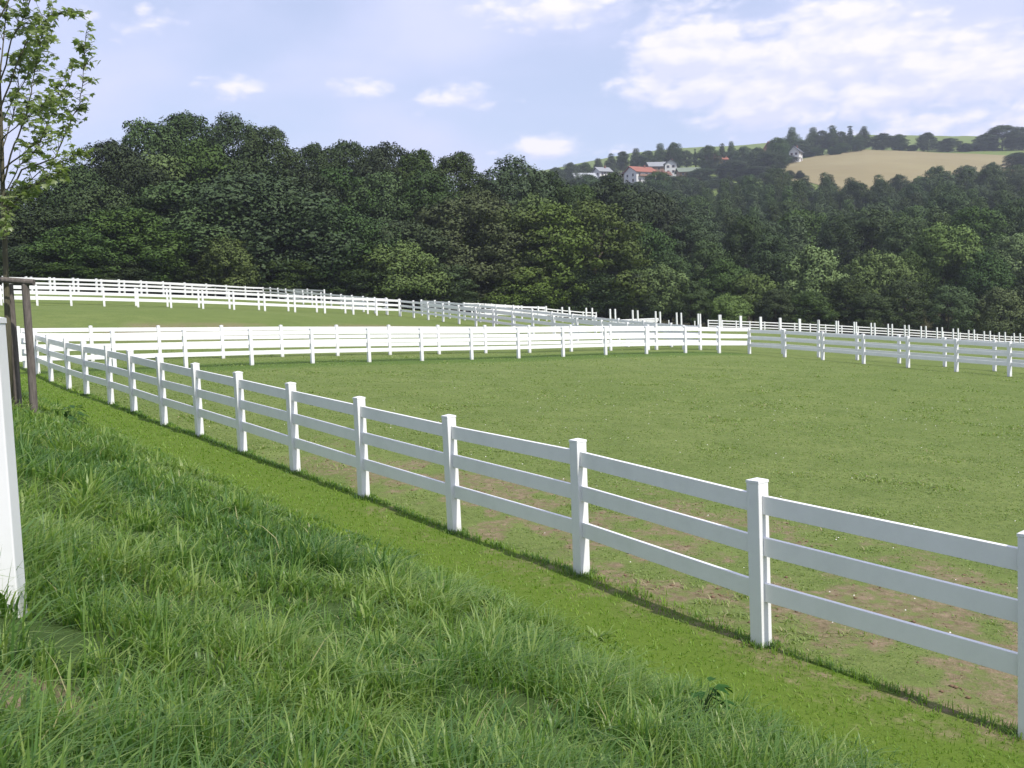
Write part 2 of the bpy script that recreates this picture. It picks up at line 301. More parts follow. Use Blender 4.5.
# ----------------------------------------------------------------- ground sheet
def dryness(x, y, sd):
    n = fbm(x*.9, y*.9, 31, 4); n2 = fbm(x*3.2, y*3.2, 41, 3)
    near = np.exp(-((sd+1.7)/1.9)**2)*(1-sstep(10,22,y))*sstep(-3.6,-.1,x+.25*y-1.2)
    return sstep(.34,.60,n*.5+n2*.5)*np.clip(near*1.6,0,1)
def ground():
    th = np.concatenate([np.linspace(-40,40,330), np.linspace(40,320,72)[1:-1]])
    th = np.radians(90-th); r = np.concatenate([[.05], np.geomspace(.5, 1350, 400)])
    TT, RR = np.meshgrid(th, r); X = RR*np.cos(TT); Y = RR*np.sin(TT)
    Z = terrain(X.ravel(), Y.ravel()); n, k = X.shape
    V = np.stack([X.ravel(), Y.ravel(), Z], 1)
    i, j = np.meshgrid(np.arange(n-1), np.arange(k), indexing='ij'); j2 = (j+1)%k
    q = np.stack([i*k+j, i*k+j2, (i+1)*k+j2, (i+1)*k+j], -1).reshape(-1,4)
    x = V[:,0]; y = V[:,1]; sd = side(x, y)
    wob = .35*(fbm(x*1.2,y*1.2,77)-.5)
    fade = 1-sstep(24,34,y)
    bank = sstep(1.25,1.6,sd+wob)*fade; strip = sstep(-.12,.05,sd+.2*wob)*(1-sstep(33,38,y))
    dry = dryness(x, y, sd)
    bare = np.exp(-(np.hypot((x+1.52)/1.3,y-2.95)/.2)**2); dry = np.maximum(dry, bare*1.2); bank = bank*(1-.0*bare)
    # worn, sun-bleached strip of turf in the meadow behind the middle fences
    lx = (x+20)*.84+(y-38)*.54; ly = -(x+20)*.54+(y-38)*.84
    dry = np.maximum(dry, 1.1*np.exp(-((ly-9-.08*lx)/4.0)**2)*sstep(.42,.62,fbm(x*.12,y*.25,51))*sstep(38,50,y)*(1-sstep(60,75,y)))
    # lusher grass in the lane and under the middle fences
    db = np.full(x.shape, 1e9)
    for (ax,ay),(bx,by) in zip(F_B1[:-1], F_B1[1:]):
        dx,dy = bx-ax,by-ay; t = np.clip(((x-ax)*dx+(y-ay)*dy)/(dx*dx+dy*dy),0,1); db = np.minimum(db, np.hypot(x-ax-t*dx, y-ay-t*dy))
    lush = np.exp(-(db/2.2)**2)*.9*(sd<0)
    lush = np.maximum(lush, .35*sstep(.60,.75,fbm(x*.35,y*.35,61))*sstep(12,20,y)*(1-sstep(34,44,y)))
    az = x/np.maximum(y,1)
    edge = np.interp(az, [-.6,-.4,-.3,-.2,-.1,0,.1,.2,.35,.6], [88,94,104,109,113,119,128,130,131,137])
    litter = sstep(0,4,y-edge)*(1-sstep(640,700,y+60*(az-.2)))
    hillmask = sstep(.0,1,(y-430)/40)
    litter = np.where((y>455)&(az>.15), 0, litter)
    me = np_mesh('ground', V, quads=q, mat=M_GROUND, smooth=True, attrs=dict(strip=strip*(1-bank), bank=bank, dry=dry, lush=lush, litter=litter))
    tag(link('ground', me), kind='structure', label='grassy paddock ground rising to a wooded hill')
ground()
# ripe grain field on the hill, a sheet just above the ground
def field():
    us = np.linspace(.245,.56,90); vs = np.linspace(0,1,70)
    U, W = np.meshgrid(us, vs)
    y0 = np.interp(U, [.245,.30,.33,.40], [545,520,480,455]); y1 = np.interp(U, [.245,.262,.28,.30,.33,.36,.42,.47,.50,.56], [560,600,640,668,690,700,692,672,655,640])
    Y = y0+(y1-y0)*W; X = U*Y
    n, k = X.shape; Z = terrain(X.ravel(), Y.ravel())+.35
    V = np.stack([X.ravel(), Y.ravel(), Z], 1)
    i, j = np.meshgrid(np.arange(n-1), np.arange(k-1), indexing='ij')
    q = np.stack([i*k+j, i*k+j+1, (i+1)*k+j+1, (i+1)*k+j], -1).reshape(-1,4)
    m, t, o = mat('ripe_field'); co = t.new('ShaderNodeTexCoord').outputs['Object']
    a = t.noise(co, .02, 4); mp = t.new('ShaderNodeMapping'); mp.inputs['Scale'].default_value = (.02,.25,.1); mp.inputs['Rotation'].default_value = (0,0,.12); t.l.new(co, mp.inputs[0])
    b = t.noise(mp.outputs[0], 1.0, 4)
    col = t.mix(t.ramp(a,[(.35,(0,0,0)),(.65,(1,1,1))]), (.215,.17,.095,1), (.255,.21,.118,1)); col = t.mix(t.math('MULTIPLY', b, .5), col, (.24,.225,.10,1))
    principled(t, o, col, .9, .1)
    tag(link('field', np_mesh('field', V, quads=q, mat=m, smooth=True)), kind='structure', label='ripe straw coloured field on the hill')
field()

# ----------------------------------------------------------------- fences
def post_mesh(name, h, w=.120):
    b = MB(); b.box(-w/2,w/2,-w/2,w/2,-.35,h-.03); return b.mesh(name, M_POST, bevel=.006)
def cap_mesh(name, h, w=.126):
    b = MB(); k = w/2; z0 = h-.032; z1 = h-.012; n = len(b.v)
    b.v += [(-k,-k,z0),(k,-k,z0),(k,k,z0),(-k,k,z0),(-k,-k,z1),(k,-k,z1),(k,k,z1),(-k,k,z1),(0,0,h+.006)]
    b.f += [(3,2,1,0)]+[(i,(i+1)%4,4+(i+1)%4,4+i) for i in range(4)]+[(4+i,4+(i+1)%4,8) for i in range(4)]
    return b.mesh(name, M_POST)
RAILZ = [1.15,.81,.455]
def fence(label, group, pts, H=1.3, detail=0, rails=True, rz=RAILZ, per_bay=True, jit=.006, name='paddock_fence', rh=.148, endpost=True):
    """detail 0: posts with caps, rails bay by bay; per_bay False: three rails running the length"""
    g = [tz(x,y) for x,y in pts]
    # rails follow an evened line, as a builder strings them
    gs = [ (g[max(i-1,0)]+2*g[i]+g[min(i+1,len(g)-1)])/4 for i in range(len(g))]
    root = empty(name, (pts[0][0], pts[0][1], gs[0])); tag(root, label, 'fence', group)
    pm = post_mesh('post', H); cm = cap_mesh('cap', H) if detail == 0 else None
    if cm is None:
        b = MB(); b.box(-.0635,.0635,-.0635,.0635,-.35,H); pm = b.mesh('post', M_POST)
    rnd = random.Random(len(pts)*7+int(abs(pts[0][0])*10))
    O = Vector((pts[0][0], pts[0][1], gs[0]))
    heads = []
    for i in range(len(pts)):
        a = pts[max(i-1,0)]; b = pts[min(i+1,len(pts)-1)]; heads.append(math.atan2(b[1]-a[1], b[0]-a[0]))
    for i, (x,y) in enumerate(pts if endpost else pts[:-1]):
        p = link('post', pm, root, Vector((x,y,gs[i]))-O, heads[i])
        p.rotation_euler = (rnd.uniform(-jit,jit), rnd.uniform(-jit,jit), heads[i]+rnd.uniform(-.02,.02))
        if cm: link('cap', cm, p)
    if not rails: return root
    t = .019
    def seg(b, P, Q, h, cut):
        d = (Q-P); L = math.hypot(d.x,d.y); n = Vector((-d.y/L*t, d.x/L*t, 0)); e = d/L*cut
        P = P+e; Q = Q-e; z = Vector((0,0,h/2))
        b.quadbox([P-n-z,Q-n-z,Q+n-z,P+n-z,P-n+z,Q-n+z,Q+n+z,P+n+z])
    if per_bay:
        for i in range(len(pts)-1):
            for k, z in enumerate(rz):
                j1 = rnd.uniform(-.006,.006); j2 = rnd.uniform(-.006,.006)
                P = Vector((pts[i][0],pts[i][1],gs[i]+z+j1)); Q = Vector((pts[i+1][0],pts[i+1][1],gs[i+1]+z+j2))
                b = MB(); seg(b, Vector((0,0,0)), Q-P, rh, .055)
                b.build('rail', M_RAIL, root, P-O, bevel=.004)
    else:
        for z in rz:
            b = MB()
            for i in range(len(pts)-1):
                P = Vector((pts[i][0],pts[i][1],gs[i]+z))-O; Q = Vector((pts[i+1][0],pts[i+1][1],gs[i+1]+z))-O
                seg(b, P, Q, rh, .0)
            b.build('rail', M_RAIL, root)
    return root
GF = 'white board fences round the paddocks'
fence('nearest white three-rail fence, running beside the mown strip', GF, F_A, H=1.345)
fence('front one of the two bright white fences across the middle', GF, F_B1+[F_C1[0]], detail=0, endpost=False)
fence('back one of the two bright white fences across the middle', GF, F_B2+[F_C2[0]], detail=0, endpost=False)
fence('front one of the two shaded three-rail fences on the right side', GF, F_C1)
fence('back one of the two shaded three-rail fences on the right side', GF, F_C2)
fence('white fence on left slope with open green meadow right in front of it', GF, F_D1, detail=1)
fence('white fence on left slope just behind the one bordering the green meadow', GF, F_D2, detail=1, per_bay=False)
fence('upper left white fence below the wood, lower of the topmost pair', GF, F_E1+[F_EP[0]], detail=1, per_bay=False, endpost=False)
fence('upper left white fence nearest the wood, back one of the topmost pair', GF, F_E2+[(F_EP[0][0]+1.5,F_EP[0][1]+3),(F_EP[2][0]+2.5,F_EP[2][1]+2),(F_EP[4][0]+2.5,F_EP[4][1]+2)], detail=1, per_bay=False)
fence('long white fence descending from the left wood to the middle fences', GF, F_EP, detail=1, per_bay=False)
fence('far fence running down just behind the long descending fence', GF, F_EP2, detail=1, per_bay=False)
fence('short bright fence piece where the far row of bare posts begins', GF, F_T1[:4], detail=1, per_bay=False)
fence('thin distant fence before the wood behind the bright fence piece', GF, F_F, H=1.15, detail=1, per_bay=False, rz=[1.05,.72,.4], rh=.11)
fence('thin distant rail fence below the right-hand wood, seen between bare posts', GF, F_G, H=1.15, detail=1, per_bay=False, rz=[1.05,.72,.4], rh=.11)
def bare_posts(pts, row, H=1.3, start=0):
    b = MB(); b.box(-.065,.065,-.065,.065,-.3,H); me = b.mesh('fence_post', M_POST, bevel=.008)
    for i, (x,y) in enumerate(pts):
        o = link('fence_post', me, None, (x,y,tz(x,y)), .42)
        tag(o, 'bare white post in the far %s row without rails, %s from left' % (row, WORDS[i]), 'post', 'bare white posts without rails before the wood')
bare_posts(F_T1[4:], 'back', 1.32); bare_posts(F_T2, 'front', 1.32)
b = MB(); b.box(-.055,.055,-.055,.055,-.3,.9); me = b.mesh('fence_post', M_POST)
for i, (x,y) in enumerate(F_X):
    tag(link('fence_post', me, None, (x,y,tz(x,y)), .3), 'short thin white stub post before the wood, %s from the left of three' % WORDS[i], 'post', 'short stub posts before the wood')
# a long stack of boards waiting in the grass
r0 = empty('board_stack', (12.3,98.6,tz(12.3,98.6)), .2); tag(r0, 'long low stack of white fence boards lying in the grass behind the middle fences', 'boards')
rr = random.Random(4)
for lay in range(3):
    for c in range(5):
        b = MB(); b.box(-2.35,2.35,-.075,.075,-.06,.06)
        b.build('board', M_RAIL, r0, (rr.uniform(-.12,.12), (c-2)*.17, .12+lay*.145), bevel=.01)
# foreground post
g = tz(-1.98,3.78)
r0 = empty('fence_post', (-1.995,3.80,g), R(13)); tag(r0, 'tall smooth white post standing in the long grass at the left edge, nearest the camera', 'post')
pm = post_mesh('post', 1.165, .132); link('shaft', pm, r0); link('cap', cap_mesh('cap', 1.165, .138), r0)

# ----------------------------------------------------------------- staked young maple
MAPLE_LEAF = [(0,0),(.18,-.10),(.50,-.02),(.34,.20),(.56,.52),(.24,.48),(.0,1.0),(-.24,.48),(-.56,.52),(-.34,.20),(-.50,-.02),(-.18,-.10)]
def young_tree():
    D = 17.3; bx, by = px(9,395,D)[:2]; bz = tz(bx,by)
    root = empty('young_tree', (bx,by,bz)); tag(root, 'slim young maple with sparse broad leaves, tied to wooden stakes at the left edge', 'tree')
    O = Vector((bx,by,bz))
    def P(x, y, d=0): q = px(x,y,D+d); return Vector(q)-O
    rnd = random.Random(11)
    trunk = [Vector((0,0,-.2)), P(8,330), P(5.5,262), P(3,200,.1), P(1,130,.05), P(-2,60), P(-3,-10,.1), P(-4,-80), P(-4,-160)]
    t = MB(); t.tube(trunk, [.058,.052,.046,.042,.036,.030,.024,.018,.009], 10); 
    t.build('trunk', M_YBARK, root, smooth=True)
    br = MB(); tips = []
    def limb(pts, r0, leafy=1.0, z=.25):
        # subdivide and jitter
        Q = []
        for a, c in zip(pts[:-1], pts[1:]):
            for k in range(4): Q.append(a.lerp(c, k/4)+Vector((rnd.uniform(-1,1),rnd.uniform(-1,1),rnd.uniform(-1,1)))*.012)
        Q.append(pts[-1]); n = len(Q)
        br.tube(Q, [r0*(1-.8*i/(n-1)) for i in range(n)], 6)
        L = sum((Q[i+1]-Q[i]).length for i in range(n-1))
        for i in range(int(L*16*leafy)):
            f = z+(1-z)*rnd.random(); k = min(n-2, int(f*(n-1))); q = Q[k].lerp(Q[k+1], rnd.random())
            d = (Q[k+1]-Q[k]).normalized(); s = Vector((rnd.uniform(-1,1),rnd.uniform(-1,1),rnd.uniform(-.5,.8))).normalized()
            l = rnd.uniform(.12,.42)*(1.15-.5*f); e = q+(d*.6+s).normalized()*l
            m_ = q.lerp(e,.5)+Vector((0,0,.02)); br.tube([q,m_,e], [.006,.004,.002], 4, cap=False)
            tips.append((q.lerp(e,.6),s)); tips.append((e,s)); 
            if rnd.random() < .6: tips.append((e+Vector((rnd.uniform(-.05,.05),rnd.uniform(-.05,.05),rnd.uniform(-.06,.03))), s))
        tips.append((Q[-1], Vector((0,0,1))))
    # limbs traced on the right of the crown, then their like on the other sides
    limb([P(3,205), P(22,170,.2), P(56,157,.3), P(67,128,.35), P(79,105,.35), P(84,70,.3), P(86,33,.3)], .017, 1.0, .35)
    limb([P(3,185), P(14,145,-.2), P(27,113,-.3), P(32,85,-.35), P(37,58,-.35), P(45,25,-.4)], .017, 1.1)
    limb([P(2,170), P(40,140,.6), P(50,118,.7), P(60,98,.8), P(69,80,.8), P(74,64,.8)], .014, 1.0)
    limb([P(0,110), P(18,60,.2), P(35,28,.4), P(55,14,.5), P(80,14,.6)], .015, 1.1)
    limb([P(-1,90), P(12,40,-.4), P(26,12,-.5), P(38,-20,-.5), P(50,-50,-.6)], .015, 1.2)
    limb([P(1,140), P(22,122,-.9), P(38,108,-1.2), P(52,100,-1.3)], .012, 1.1)
    limb([P(0,125), P(16,96,.9), P(30,70,1.2), P(40,50,1.3), P(52,38,1.3)], .013, 1.2)
    limb([P(4,212), P(20,190,-.3), P(45,168,-.4), P(72,158,-.5), P(84,152,-.5)], .012, 1.5, .2)
    limb([P(4,215), P(18,200,.5), P(35,185,.7), P(50,180,.8)], .010, 1.5, .3)
    limb([P(5,225), P(12,205,-.5), P(28,188,-.6), P(62,172,-.7)], .010, 1.7, .25)
    limb([P(3,200), P(20,165,-.1), P(38,150,-.1), P(48,120,0)], .012, 1.4, .3)
    limb([P(2,150), P(12,120,.3), P(18,85,.4), P(20,55,.4)], .012, 1.4, .3)
    limb([P(0,80), P(4,30,.5), P(12,-20,.8), P(18,-60,.9)], .014, 1.4)
    limb([P(-2,20), P(20,-20,.1), P(34,-60,.2), P(40,-100,.2)], .013, 1.3)
    limb([P(4,240), P(-2,228,-.4), P(2,222,-.9), P(8,230,-1.2)], .008, 1.0, .3)
    for k in range(12):
        y0 = 225-k*22; a = -1; w = rnd.uniform(55,95)*(1 if y0 > 0 else .6); dd = rnd.uniform(-1.3,1.3)
        limb([P(1,y0), P(-w*.4,y0-35,dd*.5), P(-w*.8,y0-80,dd), P(-w,y0-125,dd*1.1)], .014, 1.0)
    br.build('branches', M_YBARK, root, smooth=True)
    V = []; F = []; n = 0; L = MAPLE_LEAF
    for (p, s) in tips:
        for rep in range(2 if rnd.random() < .25 else 1):
            sz = rnd.uniform(.075,.125); yaw = rnd.uniform(0,2*math.pi); pit = rnd.uniform(-.9,.35); rol = rnd.uniform(-.7,.7)
            Mx = Matrix.Rotation(yaw,3,'Z')@Matrix.Rotation(pit,3,'X')@Matrix.Rotation(rol,3,'Y')
            q = p+Vector((rnd.uniform(-1,1),rnd.uniform(-1,1),rnd.uniform(-1,1)))*.05
            for (a,c) in L: V.append(tuple(q+Mx@Vector((a*sz*1.1,c*sz,-.25*abs(a)*sz-.18*c*c*sz))))
            V.append(tuple(q+Mx@Vector((0,.35*sz,0)))); m_ = len(L)
            for i in range(m_): F.append((n+i,n+(i+1)%m_,n+m_))
            n += m_+1
    me = np_mesh('leaves', np.array(V), tris=np.array(F), mat=M_MAPLE); link('leaves', me, root)
def px(x, y, D):
    """a point D metres out on the sight line through a spot of the survey photograph"""
    p_ = R(3.95); r_ = R(2.4); u = (x-512)/1000; v = (384-y)/1000
    a = u*math.cos(r_)+v*math.sin(r_); b_ = -u*math.sin(r_)+v*math.cos(r_)
    Y = math.cos(p_)+math.sin(p_)*b_; Z = -math.sin(p_)+math.cos(p_)*b_
    return (a/Y*D, D, Z/Y*D+CZ)
young_tree()
def stakes():
    D = 17.0
    A = px(29,281,D); B = px(12,281,D+.5); Cc = px(-22,279,D+.3)
    base = (A[0],A[1],tz(A[0],A[1])); root = empty('tree_stakes', base); O = Vector(base)
    tag(root, 'round wooden stakes joined by a crossbar holding the young maple at the left edge', 'tree stake')
    for (tx,ty),(qx,qy),d in (((25.5,284),(33.5,408),0),((9.5,284),(17.5,400),.5),((-25,281),(-16,400),.3)):
        T = Vector(px(tx,ty,D+d)); q = px(qx,qy,D+d); Q = Vector((q[0],q[1],tz(q[0],q[1])-.3))
        T = Vector((Q.x*.25+T.x*.75, T.y, T.z)); b = MB(); b.tube([Q-O, Q.lerp(T,.5)-O+Vector((.008,0,0)), T-O], [.068,.064,.062], 12); b.build('stake', M_STAKE, root, smooth=False)
    for (P1,P2) in (((-32,277),(34,282.5)),):
        a = Vector(px(*P1,D-.02))-O; c = Vector(px(*P2,D-.02))-O
        b = MB(); b.tube([a,a.lerp(c,.5),c], [.056,.052,.056], 12); b.build('crossbar', M_STAKE, root)
    b = MB(); c = Vector(px(7,281,D+.12))-O
    ring = [c+Vector((math.cos(k*.7)*.09, math.sin(k*.7)*.09+.05, .03*math.sin(k*1.3))) for k in range(10)]
    b.tube(ring, .014, 6); b.build('tie', m_simple('tie_rope',(.16,.13,.08),(.26,.21,.13),30), root)
stakes()

